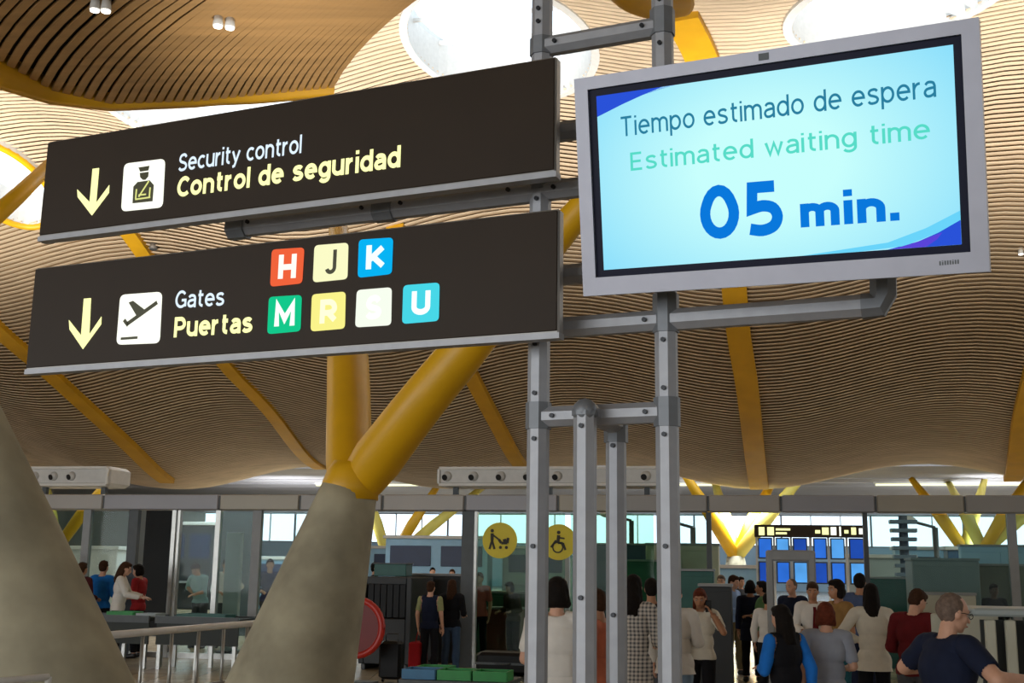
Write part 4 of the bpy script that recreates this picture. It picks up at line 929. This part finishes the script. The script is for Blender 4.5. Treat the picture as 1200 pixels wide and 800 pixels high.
person(952, 682, 15.4, 186, 'man in a white shirt and dark red tie facing us', WHT, NAVY, ('brown', 'short'), ('bent', 'bent'), 1, 0, (10, 10), 1, .9, 'shirt', extra=tie)
person(981, 679, 14.0, 250, 'dark-haired woman in a tan top beside the man with the tie', cloth('tan', '8a6a3e'), cloth('teal_trousers', '22555e'), ('black', 'bob'), ('bent', 'relaxed'), .4, 0, (0, 5), 1, .86, 'top')
person(1007, 672, 16.5, 20, 'man in a slate blue shirt behind the woman in off-white', cloth('slate_blue', '4a5878'), NAVY, ('black', 'short'), ('relaxed', 'relaxed'), .5, 0, (0, 0), 1, .88, 'shirt')
person(928, 678, 17.8, 215, 'balding man in a navy jacket over a white shirt beyond the detector arch', NAVY, NAVY, ('grey', 'thin'), ('carry', 'relaxed'), 1, 0, (15, 6), 0, .84, 'jacket')
person(899, 697, 17.4, 20, 'person in a white shirt and black trousers standing at the detector arch', WHT, BLK, ('black', 'short'), ('relaxed', 'relaxed'), 1, 0, (0, 15), 1, .9, 'shirt', stride=.12)
person(893, 681, 19.2, 290, 'person in a green top behind the white shirt at the detector arch', cloth('green', '55784c'), BLK, ('black', 'short'), ('relaxed', 'carry'), 1, 0, (0, 0), 1, .84, 'top')
person(879, 680, 19.8, 10, 'woman dressed all in dark navy with black hair waiting in the opening', NAVY, BLK, ('black', 'bob'), ('down', 'relaxed'), 1, 0, (0, 0), 1, .70, 'coat')
person(858, 674, 21.0, 130, 'man in a light blue shirt and khaki trousers in the opening', LBLUE, KHAKI, ('brown', 'short'), ('bent', 'bent'), 1, 0, (0, 10), 0, .9, 'shirt', stride=.1)
person(845, 674, 22.5, 200, 'man in a dark suit just beyond the light blue shirt', BLK, BLK, ('grey', 'short'), ('relaxed', 'relaxed'), 1, 0, (0, 0), 0, .80, 'jacket')
person(868, 676, 26.8, 160, 'person with black hair in grey far through the opening', GRY, BLK, ('black', 'short'), ('relaxed', 'bent'), 1)
person(820, 689, 13.6, 205, 'woman with reddish hair holding a phone to her ear, white blouse', OFFW, BLK, ('red', 'long'), ('ear', 'relaxed'), .4, 2, (-10, 15), 1, .86, 'blouse', extra=phone(-1))
person(790, 684, 12.2, 20, 'woman in a white top and light jeans beside the right sign post', WHT, LDEN, ('brown', 'tail'), ('relaxed', 'carry'), 1, 0, (0, 5), 0, .80, 'top', build=1.1)
person(763, 678, 13.4, 0, 'person in black with a dark bag between plaid coat and right sign post', BLK, GRY, ('black', 'short'), ('relaxed', 'down'), 1, 0, (0, 0), 1, .84, 'jacket', extra=shoulder_bag(BLK, 'black shoulder bag on the person in black', -1, .95))
person(742, 674, 11.5, 20, 'woman in a black and white plaid coat behind the sign posts', PLD, BLK, ('black', 'long'), ('relaxed', 'bent'), 1, 0, (0, 5), 0, .72, 'coat', build=.95)
person(701, 690, 9.6, 300, 'person in a coral top mostly hidden by the twin leg posts', cloth('coral', 'b5664c'), BLK, ('brown', 'short'), ('bent', 'bent'), .4, 0, (0, 12), 1, .84, 'top')
person(653, 677, 9.0, 12, 'person in a plain white T-shirt with short black hair seen from behind', WHT, LDEN, ('black', 'bob'), ('bent', 'bent'), .42, 0, (5, 4), 0, .82, 't_shirt', build=1.05)
# --- around the centre
person(505, 681, 19.8, 15, 'woman in a navy vest over a yellow-green blouse by the dark cabinets', NAVY, BLK, ('brown', 'bun'), ('relaxed', 'relaxed'), .4, 0, (0, 0), 0, .86, 'vest', sleevemat=cloth('yellow_green', '8f9468'), extra=hand_item('tote_bag', 'bright red bag hanging at the side of the woman in the navy vest', 'bag', cloth('red_bag', 'a01c22'), (.20, .42, .55), -1, -.42))
person(530, 679, 20.2, 12, 'woman with long brown hair, black top and blue jeans left of the glass', BLK, DENIM, ('brown', 'long'), ('relaxed', 'bent'), 1, 0, (0, 0), 0, .86, 'top')
person(562, 671, 23.4, 200, 'person in a salmon pink top behind the green glass panel', cloth('salmon', 'b8605a'), BLK, ('brown', 'short'), ('relaxed', 'bent'), .5)
person(598, 681, 23.0, 230, 'person in dark brown with dark hair behind the green glass panel', cloth('dark_brown', '3a2c22'), BLK, ('black', 'bob'), ('bent', 'bent'), 1, 8, (0, 10), 1)
person(507, 665, 34.0, 170, 'small far figure in white beyond the dark cabinets', WHT, NAVY, ('black', 'short'), ('bent', 'down'), 1)
person(530, 667, 32.0, 190, 'small far figure in pale grey beyond the dark cabinets', LGREY, NAVY, ('brown', 'short'), ('bent', 'bent'), 1)
person(440, 659, 27.0, 90, 'dark figure beside the right edge of the concrete column', BLK, BLK, ('black', 'short'), ('bent', 'bent'), 1)
# --- left, behind the partition
person(80, 641, 23.0, 90, 'person with dark hair in deep blue next to the left concrete cone', cloth('deep_blue', '1d2c66'), BLK, ('black', 'short'), ('bent', 'bent'), 1)
person(97, 659, 22.3, 20, 'person in a dark maroon coat beside the left concrete cone', cloth('deep_maroon', '43171a'), BLK, ('brown', 'short'), ('relaxed', 'bent'), 1, 0, (0, 0), 1, .80, 'coat')
person(122, 657, 23.0, 10, 'person in a bright blue top between maroon coat and white jacket', cloth('azure', '1c6ab8'), BLK, ('brown', 'short'), ('relaxed', 'bent'), 1)
person(146, 658, 22.3, 80, 'woman with brown hair in a white jacket facing right at the conveyor', WHT, BLK, ('brown', 'long'), ('work', 'work'), 1, 4, (0, 12), 0, .86, 'jacket')
person(164, 661, 23.0, 280, 'person in a red top facing the woman in the white jacket', cloth('red', '9c2a2e'), BLK, ('black', 'bob'), ('bent', 'phone'), .5, 2, (0, 10), 0)
person(231, 659, 25.6, 205, 'person in a pale blue-green shirt leaning over the conveyor', cloth('pale_aqua', '9dbcc0', .05), GRY, ('brown', 'short'), ('work', 'hip'), .6, 14, (0, 20), 0, .88, 'shirt')
person(266, 655, 26.0, 150, 'person in a white shirt right of the pale aqua shirt behind the partition', WHT, GRY, ('black', 'short'), ('hip', 'bent'), 1, 4)
person(317, 655, 27.0, 160, 'person in dark blue behind the partition near the concrete column', cloth('ink_blue', '232a52'), BLK, ('black', 'short'), ('relaxed', 'bent'), 1)
person(1164, 684, 20.9, 180, 'dark silhouetted officer behind the grey counter at the right', BLK, BLK, ('black', 'short'), ('bent', 'bent'), 1, 0, (0, 5), 2, .84, 'uniform')

# ------------------------------------------------------------------ hall furnishings
TEAL = mat('teal_plastic', '1f5a52', .5, 0, .1, 6); GRN = mat('green_tray_plastic', '1e8a3c', .5, 0, .1, 6); BLU = mat('blue_tray_plastic', '2c6c96', .5, 0, .1, 6); RUB = mat('dark_rubber_belt', '141c18', .7, 0, .15, 10)
CAB = mat('cabinet_dark_grey', '2a2e31', .6, 0, .08, 4); PALE = mat('pale_grey_panel', '9aa5a6', .5, 0, .06, 3); NAVYP = mat('navy_panel', '1c2c4c', .4, 0, .08, 3); CREAM = mat('cream_panel', 'b5b5a4', .6, 0, .06, 3); SKYP = mat('sky_blue_panel', '8fb8d4', .5, 0, .06, 2)
REDP = mat('red_plastic', 'b02418', .4, 0, .08, 5)
def obox(mb, c_, s_, bev=.0): return mb.box(c_, s_, VH, UH, (0, 0, 1), bev)
# long steel handrail in front of the security lanes
r0 = W(100, 743, 12.9); r1 = W(300, 725.5, 16.4); r0[2] = r1[2] = 1.0; rr_ = thing('handrail', 'low satin steel handrail running between the two concrete columns', 'railing', [r0[0], r0[1], 0])
add('top_rail', MB().tube([r0-(r1-r0)*.25, r1+(r1-r0)*.15], .042, 12), WHITE, rr_); add('lower_rail', MB().tube([r0-(r1-r0)*.25-[0, 0, .72], r1+(r1-r0)*.15-[0, 0, .72]], .03, 10), STEEL, rr_)
for q in np.linspace(-.2, 1.1, 9): p = r0+(r1-r0)*q; add('rail_post', MB().tube([[p[0], p[1], 0], p], .022, 8), STEEL, rr_)
rr_ = thing('handrail', 'short pale handrail at the foot of the left concrete cone', 'railing', W(20, 797, 4.6)*[1, 1, 0]); a, b = W(-60, 803, 4.6), W(57, 793, 4.9)
add('top_rail', MB().tube([a, b], .014, 10), WHITE, rr_); add('rail_post', MB().tube([[b[0], b[1], 0], b], .014, 8), WHITE, rr_)
# security lane conveyors
def conveyor(px, s_, L, label, zt_=.92, m_=RUB, ang=0):
    t = toB(Ws(px, 700, s_))[1]; c_ = Bp(s_, t, 0); r = thing('roller_conveyor', label, 'conveyor', c_, group='security lane conveyors')
    add('belt', obox(MB(), c_+[0, 0, zt_-.03], (L, .62, .06)), m_, r)
    for sd in (-1, 1): add('side_rail', obox(MB(), c_+UH*sd*.34+[0, 0, zt_-.03], (L, .05, .12)), GREYD, r)
    for sx in (-.45, 0, .45):
        for sy in (-.28, .28): add('leg', obox(MB(), c_+VH*L*sx+UH*sy+[0, 0, (zt_-.06)/2], (.06, .06, zt_-.06)), STEEL, r)
    add('side_panel', obox(MB(), c_-UH*.30+[0, 0, zt_-.27], (L*.98, .03, .36)), mat('lane_panel_dark', '1b231e', .6, 0, .1, 4), r)
    return c_
conveyor(140, 19.3, 1.6, 'dark security conveyor in front of the woman in the white jacket', .86); conveyor(243, 19.3, 1.55, 'dark green-topped conveyor under the pale aqua shirt', .86)
def tray(px, py, y, label, m_, size=(.55, .4, .12), group='security trays', z=None, n=1):
    t_ = toB(Ws(px, 700, y))[1]; c_ = Bp(y, t_, z)
    r = thing('security_tray', label, 'tray', c_, group=group if group else None); X, Y, Z = size; mb = MB()
    add('tray_floor', obox(MB(), c_+[0, 0, .01], (X, Y, .02)), m_, r)
    for (dx, dy, sx, sy) in ((-1, 0, .02, Y), (1, 0, .02, Y), (0, -1, X, .02), (0, 1, X, .02)): add('tray_side', obox(MB(), c_+VH*dx*X/2+UH*dy*Y/2+[0, 0, Z/2], (sx, sy, Z)), m_, r)
tray(148, 711, 19.3, 'bright green tray on the conveyor by the woman in the white jacket', GRN, (.5, .35, .08), z=.86); tray(178, 710, 19.3, 'pale tray on the dark conveyor at left', PALE, (.36, .35, .06), z=.86); tray(243, 708, 19.3, 'dark green tray on the conveyor under the aqua shirt', TEAL, (.9, .4, .07), z=.86)
# open tray table in the foreground, bottom centre
tb = W(541, 790, 15.4); tb[2] = 0; r = thing('tray_table', 'low table covered with green and blue trays at the bottom centre', 'table', tb)
TZ = W(548, 792, 15.4)[2]-.02
add('table_top', obox(MB(), tb+[0, 0, TZ-.03], (1.4, .9, .05)), GREYD, r)
for sx in (-.65, .65):
    for sy in (-.38, .38): add('leg', obox(MB(), tb+VH*sx+UH*sy+[0, 0, (TZ-.05)/2], (.05, .05, TZ-.05)), STEEL, r)
for i, (dx, dy, m_, lb) in enumerate(((-.46, -.2, BLU, 'blue tray at the left end of the tray table'), (0, -.2, GRN, 'green tray in the middle of the tray table'), (.46, -.2, GRN, 'green tray at the right end of the tray table'), (-.4, .21, GRN, 'green tray at the back left of the tray table'))):
    c_ = tb+VH*dx+UH*dy+[0, 0, TZ]; q = thing('security_tray', lb, 'tray', c_, group='trays on the low table')
    add('tray_floor', obox(MB(), c_+[0, 0, .01], (.42, .38, .02)), m_, q)
    for (ax, ay, sx, sy) in ((-1, 0, .02, .38), (1, 0, .02, .38), (0, -1, .42, .02), (0, 1, .42, .02)): add('tray_side', obox(MB(), c_+VH*ax*.21+UH*ay*.19+[0, 0, .06], (sx, sy, .12)), m_, q)
# black suitcase lying on a stand, right of the trays
c_ = W(594, 776, 16.7); z_ = c_[2]-.16; c_[2] = 0; r = thing('luggage_bench', 'low bench under the black case at the bottom centre', 'bench', c_); add('bench_top', obox(MB(), c_+[0, 0, z_-.03], (.95, .6, .05)), GREYD, r)
for sx in (-.42, .42):
    for sy in (-.24, .24): add('leg', obox(MB(), c_+VH*sx+UH*sy+[0, 0, (z_-.05)/2], (.05, .05, z_-.05)), STEEL, r)
c2_ = c_+[0, 0, z_+.16]; r = thing('suitcase', 'black suitcase lying flat at the bottom centre behind the left sign post', 'suitcase', c2_-[0, 0, .16]); add('shell', obox(MB(), c2_+[0, 0, .0], (.78, .5, .29), .04), BLACK, r); add('zip_band', obox(MB(), c2_, (.79, .51, .03)), GREYD, r); add('handle', MB().tube([c2_-UH*.25-VH*.1, c2_-UH*.31-VH*.08, c2_-UH*.31+VH*.08, c2_-UH*.25+VH*.1], .012, 6), GREYD, r)
# x-ray cabinet with black opening, red hoop, black case
def xray(px, s_, wd, h, label, body=CAB, z0=.0, op=(.5, .9), dep=1.4, group=None):
    t = toB(Ws(px, 700, s_))[1]; c_ = Bp(s_, t, 0); r = thing('xray_machine', label, 'scanner', c_, group=group); a0, a1 = h*op[0], h*op[1]; f = lambda x0, x1, z0_, z1, nm, m_, y0=0, y1=dep: add(nm, obox(MB(), c_+VH*(x0+x1)/2+UH*(y0+y1)/2+[0, 0, (z0_+z1)/2], (x1-x0, y1-y0, z1-z0_), .012), m_, r)
    f(-wd/2, -wd/2+.1, .1, h, 'side_wall', body); f(wd/2-.1, wd/2, .1, h, 'side_wall', body); f(-wd/2+.1, wd/2-.1, a1, h, 'hood', body); f(-wd/2+.1, wd/2-.1, .1, a0, 'base_housing', body); f(-wd/2+.1, wd/2-.1, a0, a1, 'tunnel_back', BLACK, dep*.8, dep)
    for i in range(6):
        x = -wd/2+.12+(wd-.24)*(i+.5)/6; f(x-(wd-.24)/12+.005, x+(wd-.24)/12-.005, a0+.02, a1, 'curtain_strip', BLACK, .05, .06)
    for sx in (-1, 1): f(sx*wd*.4-.04, sx*wd*.4+.04, 0, .1, 'foot', GREYD)
    return c_, r
c_, r = xray(452, 20.2, .95, 1.60, 'dark grey scanner with a black opening right of the concrete column', op=(.55, .92))
g_ = Ws(472, 668, 21.8); g_ = np.array([g_[0], g_[1], 1.60]); q = thing('monitor_box', 'flat dark green box on top of the dark grey scanner', 'box', g_-UH*.6); add('box_body', obox(MB(), g_-UH*.6+[0, 0, .12], (.62, .4, .22), .01), TEAL, q); add('box_lid', obox(MB(), g_-UH*.6+[0, 0, .24], (.66, .44, .02)), GREYD, q)
hc_ = Ws(417, 735, 17.6); q = thing('round_red_disc', 'large round red disc standing behind the concrete column', 'sign', [hc_[0], hc_[1], 0]); R0_ = .42; hc_[2] = max(hc_[2], R0_+.06)  # upright red disc on a foot, meant as a round sign
add('disc', MB().disc(hc_, UH, R0_*.92, .05, 40), mat('deep_red', '6e0f0c', .5, 0, .1, 4), q); rp_ = [hc_+VH*R0_*math.cos(2*PI*i/36)+ZA*R0_*math.sin(2*PI*i/36) for i in range(37)]; add('rim', MB().tube(rp_, .055, 8, caps=False), REDP, q, 'bright red rim'); add('foot', obox(MB(), [hc_[0], hc_[1], .03], (.7, .3, .06)), GREYD, q)
cc = Ws(459, 765, 18.2); cc = np.array([cc[0], cc[1], 0]); q = thing('suitcase', 'upright black trolley case standing before the dark grey scanner', 'suitcase', cc); add('shell', obox(MB(), cc+[0, 0, .34], (.36, .25, .58), .04), BLACK, q); add('pull_handle', MB().tube([cc+VH*-.1+[0, 0, .6], cc+VH*-.1+[0, 0, .74], cc+VH*.1+[0, 0, .74], cc+VH*.1+[0, 0, .6]], .01, 6), GREYD, q)
for sx in (-.13, .13): add('wheel', MB().disc(cc+VH*sx+[0, 0, .035], VH, .035, .03, 12), BLACK, q)
# dark cabinets behind the two women
def cabinet(px, s_, wd, h, dep, m_, label, cols=2, cat='cabinet', z0=0, name='equipment_cabinet', group=None):
    t = toB(Ws(px, 700, s_))[1]; c_ = Bp(s_, t, z0); r = thing(name, label, cat, c_, group=group)
    add('carcass', obox(MB(), c_+UH*dep/2+[0, 0, h/2], (wd, dep, h), .015), m_, r); add('top_panel', obox(MB(), c_+UH*dep/2+[0, 0, h+.02], (wd+.03, dep+.03, .04)), GREYP, r)
    for i in range(cols):
        x = -wd/2+wd*(i+.5)/cols; add('door', obox(MB(), c_-UH*.012+VH*x+[0, 0, h*.5], (wd/cols-.02, .02, h*.9), .004), m_, r); 
    return c_, r
cabinet(500, 22.1, 1.3, 1.62, .7, CAB, 'dark grey equipment cabinet behind the two women left of the glass')
cabinet(583, 25.0, 1.5, 1.25, .8, mat('green_cabinet', '1c4a34', .5, 0, .1, 4), 'dark green cabinet behind the glass with the pushchair sticker', 3)
cabinet(590, 24.0, .7, .95, .5, mat('brown_red_bin', '5a2a20', .5, 0, .1, 4), 'low brown-red bin in front of the dark green cabinet', 1)
cabinet(752, 23.5, .9, 1.95, .6, mat('green_panel', '2c5f4c', .5, 0, .1, 4), 'tall green cabinet seen between the right pair of posts', 1)
cabinet(752, 27.5, 2.2, 2.35, .5, NAVYP, 'navy display cabinet above the green one between the posts', 2)
cabinet(815, 20.6, .62, 1.78, .5, TEAL, 'teal cabinet above the woman with the phone', 1)
cabinet(800, 24.6, 1.5, 2.3, .5, CREAM, 'cream service cabinet left of the opening', 2)
cabinet(838, 18.8, .5, 1.55, .7, CAB, 'narrow dark cabinet between phone woman and opening', 1)
cabinet(1042, 24.0, .85, 1.68, .6, TEAL, 'teal box cabinet left of the maroon jumper', 1)
cabinet(1110, 21.5, 1.1, 2.02, 1.0, GREYP, 'mid grey equipment cabinet right of the maroon jumper', 1)
cabinet(1108, 20.7, .95, 1.45, .6, CREAM, 'low cream cabinet in front of the mid grey one', 1)
cabinet(1182, 23.4, 1.9, 1.95, .5, mat('grey_olive_panel', '6c7064', .5, 0, .06, 3), 'grey olive partition cabinet behind the silhouetted officer', 2)
cabinet(1175, 25.5, 1.5, 2.35, .3, SKYP, 'pale blue service cabinet above the grey olive one', 2)
# grey column-like panels behind the left partition
for i, (px, s_, wd, h, m_, lb) in enumerate(((272, 22.75, .34, 2.4, PALE, 'tall pale grey freestanding panel behind the left partition'), (182, 27.5, .75, 3.2, BLACK, 'tall black display stand behind the left partition'), (275, 28.5, 1.0, 3.3, GREYD, 'dark tall kiosk behind the pale panel'))):
    t = toB(Ws(px, 690, s_))[1]; c_ = Bp(s_, t, 0); r = thing('freestanding_panel', lb, 'panel', c_); add('board', obox(MB(), c_+[0, 0, h/2+.03], (wd, .12, h), .01), m_, r); add('foot', obox(MB(), c_+[0, 0, .03], (wd+.1, .4, .06)), GREYD, r)
# walk-through detector arch
ta, tb_ = toB(Ws(903, 700, 17.0))[1], toB(Ws(952, 700, 17.0))[1]; sA = 17.0; zA = Ws(930, 645, sA)[2]; r = thing('detector_arch', 'tall grey walk-through metal detector arch in the opening', 'detector', Bp(sA, (ta+tb_)/2, 0))
for t, nm in ((ta, 'side_post'), (tb_, 'side_post')): add(nm, obox(MB(), Bp(sA, t, zA/2), (.10, .5, zA), .02), GREYP, r)
add('top_bar', obox(MB(), Bp(sA, (ta+tb_)/2, zA-.07), (tb_-ta, .5, .15), .02), GREYP, r)
# overhead gates sign and flight screens
sF = 36.0; ta, tb_ = toB(Ws(884, 622, sF))[1], toB(Ws(1016, 622, sF))[1]; z0_, z1_ = Ws(950, 629.5, sF)[2], Ws(950, 615, sF)[2]
fd = thing('flight_display', 'bank of tall blue flight information screens under a black header sign', 'screens', Bp(sF, (ta+tb_)/2, 0)); add('header_board', obox(MB(), Bp(sF, (ta+tb_)/2, (z0_+z1_)/2), (tb_-ta, .2, z1_-z0_), .01), SIGNB, fd, 'black header sign with lit yellow symbols'); hb = list(fd.children)[-1]
def hp_(px, py): p = Ws(px, py, sF); return p-UH*.12
def hdr(x0, x1, y0, y1, m_):
    a, b = hp_(x0, y0), hp_(x1, y1); mb = MB().box((a+b)/2, (abs((b-a)@VH), .01, abs(a[2]-b[2])), VH, UH, (0, 0, 1)); add('lit_symbol', mb, m_, hb)
for a in ((889, 896, 617.5, 627, LITY), (899, 907, 617.5, 627, LITY), (909, 926, 619, 621.5, LITY), (909, 922, 623.5, 626, LITY), (955, 961, 621, 625, LITY), (963, 971, 618, 626.5, LITY), (973, 980, 617.5, 627, LITW), (983, 985.5, 617, 628, LITW), (989, 994, 621, 625, LITY), (997, 1003, 618, 626.5, LITY), (1006, 1013, 619, 626, LITW)): hdr(*a)
FB = [emis('flight_blue_a', '3070d8', 1.0, .7), emis('flight_blue_b', '2450b4', .9, .7), emis('flight_blue_c', '58a4ec', 1.0, .7)]; sW = 37.5
wid = [(888, 906), (909, 926), (929, 947), (953, 970), (973, 991), (995, 1014)]
for i, (x0, x1) in enumerate(wid):
    for j, (y0, y1) in enumerate(((630, 655), (658, 684))):
        t0_, t1_ = toB(Ws(x0, 650, sF))[1], toB(Ws(x1, 650, sF))[1]; za_, zb_ = Ws(950, y1, sF)[2], Ws(950, y0, sF)[2]; q = add('screen_frame', obox(MB(), Bp(sF+.1, (t0_+t1_)/2, (za_+zb_)/2), (t1_-t0_-.02, .1, zb_-za_), .01), GREYD, fd)
        add('screen_glass', obox(MB(), Bp(sF+.03, (t0_+t1_)/2, (za_+zb_)/2), (t1_-t0_-.10, .03, zb_-za_-.08)), FB[(i*2+j) % 3], q)
for x in (887, 907.5, 927.5, 950, 971.5, 993, 1015): t = toB(Ws(x, 650, sF))[1]; add('upright', obox(MB(), Bp(sF+.14, t, z1_/2), (.06, .06, z1_)), WHITE, fd)
# hanging rod sign at (916, 607)
# tall fin mast and lamp posts seen against the windows
c_ = Ws(1062, 690, 40); c_ = np.array([c_[0], c_[1], 0]); r = thing('fin_mast', 'tall blue-grey ventilation mast with stacked horizontal fins', 'mast', c_); hM = Ws(1062, 604, 40)[2]; add('mast_core', MB().tube([c_, c_+[0, 0, hM]], [.17, .14], 12), mat('mast_blue_grey', '3f4d60', .5, .1, .08, 3), r)
for i in range(9): z = hM-.2-i*.28; add('fin', obox(MB(), c_+[0, 0, z], (.85-.04*i, .5, .12), .01), mat('fin_pale', '5f7184', .5, 0, .05, 3), r)
def lamppost(px, py, s_, label):
    p = Ws(px, py, s_); b = np.array([p[0], p[1], 0]); r = thing('lamp_post', label, 'lamp', b, group='slim lamp posts in the far hall'); add('pole', MB().tube([b, p], .09, 10), GREYD, r); add('arm', MB().tube([p, p+VH*-.9+[0, 0, .25]], .05, 8), GREYD, r); add('lamp_head', MB().sphere(p+VH*-.9+[0, 0, .25], (.3, .3, .14), 12, 8), WHITE, r)
lamppost(1096, 618, 42, 'slim lamp post right of the fin mast'); lamppost(812, 618, 40, 'slim lamp post left of the opening in the partition'); lamppost(740, 610, 44, 'slim lamp post seen between the right pair of posts')
# blue wall units, kiosks and screens of the bright far hall
def kiosk(px, py, s_, wd, m_, label, scr_=None, dep=1.0, group=None, cat='kiosk'):
    p = Ws(px, py, s_); h = p[2]; c_ = np.array([p[0], p[1], 0]); r = thing('service_kiosk', label, cat, c_, group=group); add('body_shell', obox(MB(), c_+[0, 0, h/2], (wd, dep, h), .03), m_, r); add('cornice', obox(MB(), c_+[0, 0, h-.06], (wd+.2, dep+.2, .14), .02), WHITE, r); add('counter', obox(MB(), c_-UH*(dep/2+.15)+[0, 0, 1.05], (wd*.9, .4, .08), .01), GREYP, r)
    if scr_:
        for i in range(scr_): add('sign_panel', obox(MB(), c_-UH*(dep/2+.02)+VH*(wd*((i+.5)/scr_-.5))+[0, 0, h*.72], (wd/scr_*.8, .05, h*.28), .01), NAVYP, r)
kiosk(515, 628, 50, 4.6, SKYP, 'pale blue kiosk with dark screens left of the pushchair sticker', 2); kiosk(470, 640, 56, 3.0, SKYP, 'pale blue kiosk right of the concrete column', 1); kiosk(630, 640, 52, 3.0, PALE, 'pale grey kiosk behind the left sign post', 1); kiosk(770, 650, 52, 4.4, NAVYP, 'navy kiosk between the right sign posts'); kiosk(862, 662, 48, 2.2, SKYP, 'low pale blue kiosk left of the flight screens'); kiosk(1105, 641, 50, 3.8, SKYP, 'pale blue kiosk under the far yellow branches at right', 2); kiosk(1175, 641, 46, 4.0, mat('deep_blue_panel', '33587a', .5, 0, .06, 2), 'deep blue kiosk nearest the right edge', 1); kiosk(1030, 650, 46, 2.4, PALE, 'pale kiosk left of the fin mast'); kiosk(115, 640, 40, 2.2, WHITE, 'white rounded kiosk behind the left partition'); kiosk(325, 652, 46, 3.4, SKYP, 'pale blue kiosk left of the concrete column', 1); kiosk(228, 612, 44, 2.2, CAB, 'dark tall kiosk behind the glass panes at left', 2); kiosk(700, 655, 60, 3.0, SKYP, 'far pale blue kiosk behind the twin leg posts')
# lit information plate at (1182, 656)
p = Ws(1182, 656, 34); r = thing('lit_sign', 'teal lit sign above the silhouetted officer at the right', 'sign', [p[0], p[1], 0]); add('sign_panel', obox(MB(), p, (1.0, .12, .42), .02), emis('teal_lit', '2a7c94', .8), r); add('pole', MB().tube([[p[0], p[1], 0], p-[0, 0, .2]], .05, 8), GREYP, r)
for i in range(5): add('lit_mark', obox(MB(), p-UH*.065+VH*(-.28+.14*i)+[0, 0, -.04], (.09, .01, .10)), LITW, list(r.children)[0])
# slatted counter at the right edge
c0 = Ws(1150, 712, 9.6); tL = toB(c0)[1]; hC = c0[2]; cC = Bp(9.6, tL+.55, 0); r = thing('slatted_counter', 'pale counter with upright dark slots at the right edge', 'counter', cC)
add('counter_top', obox(MB(), cC+UH*.3+[0, 0, hC-.03], (1.25, .75, .06), .015), PALE, r); add('back_board', obox(MB(), cC+UH*.1+[0, 0, hC/2-.04], (1.1, .03, hC-.1)), mat('slot_dark', '2e3230', .6, 0, .1, 4), r)
for i in range(8): add('upright_slat', obox(MB(), cC-UH*.02+VH*(-.5+i*.143)+[0, 0, hC/2-.04], (.075, .06, hC-.09), .008), CREAM, r)
q = thing('cream_board', 'cream board standing between the polo man and the slatted counter', 'panel', Bp(11, toB(Ws(1130, 725, 11))[1], 0)); hq = Ws(1130, 722, 11)[2]; pc = ORG[q.name]; add('board', obox(MB(), pc+[0, 0, hq/2+.02], (.55, .06, hq), .01), CREAM, q); add('foot', obox(MB(), pc+[0, 0, .02], (.6, .3, .04)), GREYD, q)
# lane table, tray and bag in front of the man in the polo shirt
p = W(1185, 800, 6.3); p[2] = 0; tz = .97; r = thing('lane_table', 'grey lane table under the hands of the man in the polo shirt', 'table', p+VH*.78); c_ = p+VH*.78
add('table_top', obox(MB(), c_+[0, 0, tz-.14], (1.4, .6, .05), .01), PALE, r)
for sx in (-.7, .7):
    for sy in (-.25, .25): add('leg', obox(MB(), c_+VH*sx+UH*sy+[0, 0, (tz-.16)/2], (.05, .05, tz-.16)), STEEL, r)
bz = tz-.115; c3 = c_+VH*-.5+UH*.14+[0, 0, bz]; q = thing('holdall', 'black holdall on the lane table behind the arm of the polo man', 'bag', c3); add('bag_body', MB().sphere(c3+[0, 0, .11], (.30, .14, .13), 20, 12), BLK, q); add('handle', MB().tube(catmull([c3+VH*-.12+[0, 0, .2], c3+VH*-.06+[0, 0, .28], c3+VH*.06+[0, 0, .28], c3+VH*.12+[0, 0, .2]], 4), .012, 6), BLK, q)
c3 = c_+VH*.15+UH*.10+[0, 0, bz]; q = thing('security_tray', 'blue tray on the lane table at the right edge', 'tray', c3, group=None); add('tray_floor', obox(MB(), c3+[0, 0, .01], (.5, .38, .02)), BLU, q)
for (ax, ay, sx, sy) in ((-1, 0, .02, .38), (1, 0, .02, .38), (0, -1, .5, .02), (0, 1, .5, .02)): add('tray_side', obox(MB(), c3+VH*ax*.25+UH*ay*.19+[0, 0, .07], (sx, sy, .14)), BLU, q)
# small ceiling spotlights
SPK = mat('spot_housing_grey', '77716a', .5, .2, .06, 4)
def spot(px, py, label, glow):
    p = roof_hit(px, py) if not (px < 420 and py < 60) else nearpt(px, py); 
    if p is None: return
    r = thing('ceiling_spotlight', label, 'spotlight', p-[0, 0, .05], group='spotlights fixed under the slats')
    add('housing', MB().tube([p+[0, 0, .05], p-[0, 0, .16]], [.13 if not glow else .07, .15 if not glow else .09], 14), SPK if not glow else WHITE, r); add('lens', MB().disc(p-np.array([0, 0, .175]), ZA, .12 if not glow else .075, .03, 14), emis('spot_glow', 'fffbf0', 3.0) if glow else GREYD, r)
for a in ((180, 287, 'grey spotlight housing in the gap between the signs, left', 0), (548, 238, 'grey spotlight housing in the gap between the signs, near the left post', 0), (256, 20, 'lit spotlight at the left of the pair on the dark ceiling bay', 1), (270, 22, 'lit spotlight at the right of the pair on the dark ceiling bay', 1), (112, 1, 'lit spotlight at the top edge left', 1), (125, 2, 'lit spotlight at the top edge, beside its twin', 1), (1196, 292, 'small white spotlight on the slats at the right edge', 1)): spot(*a)
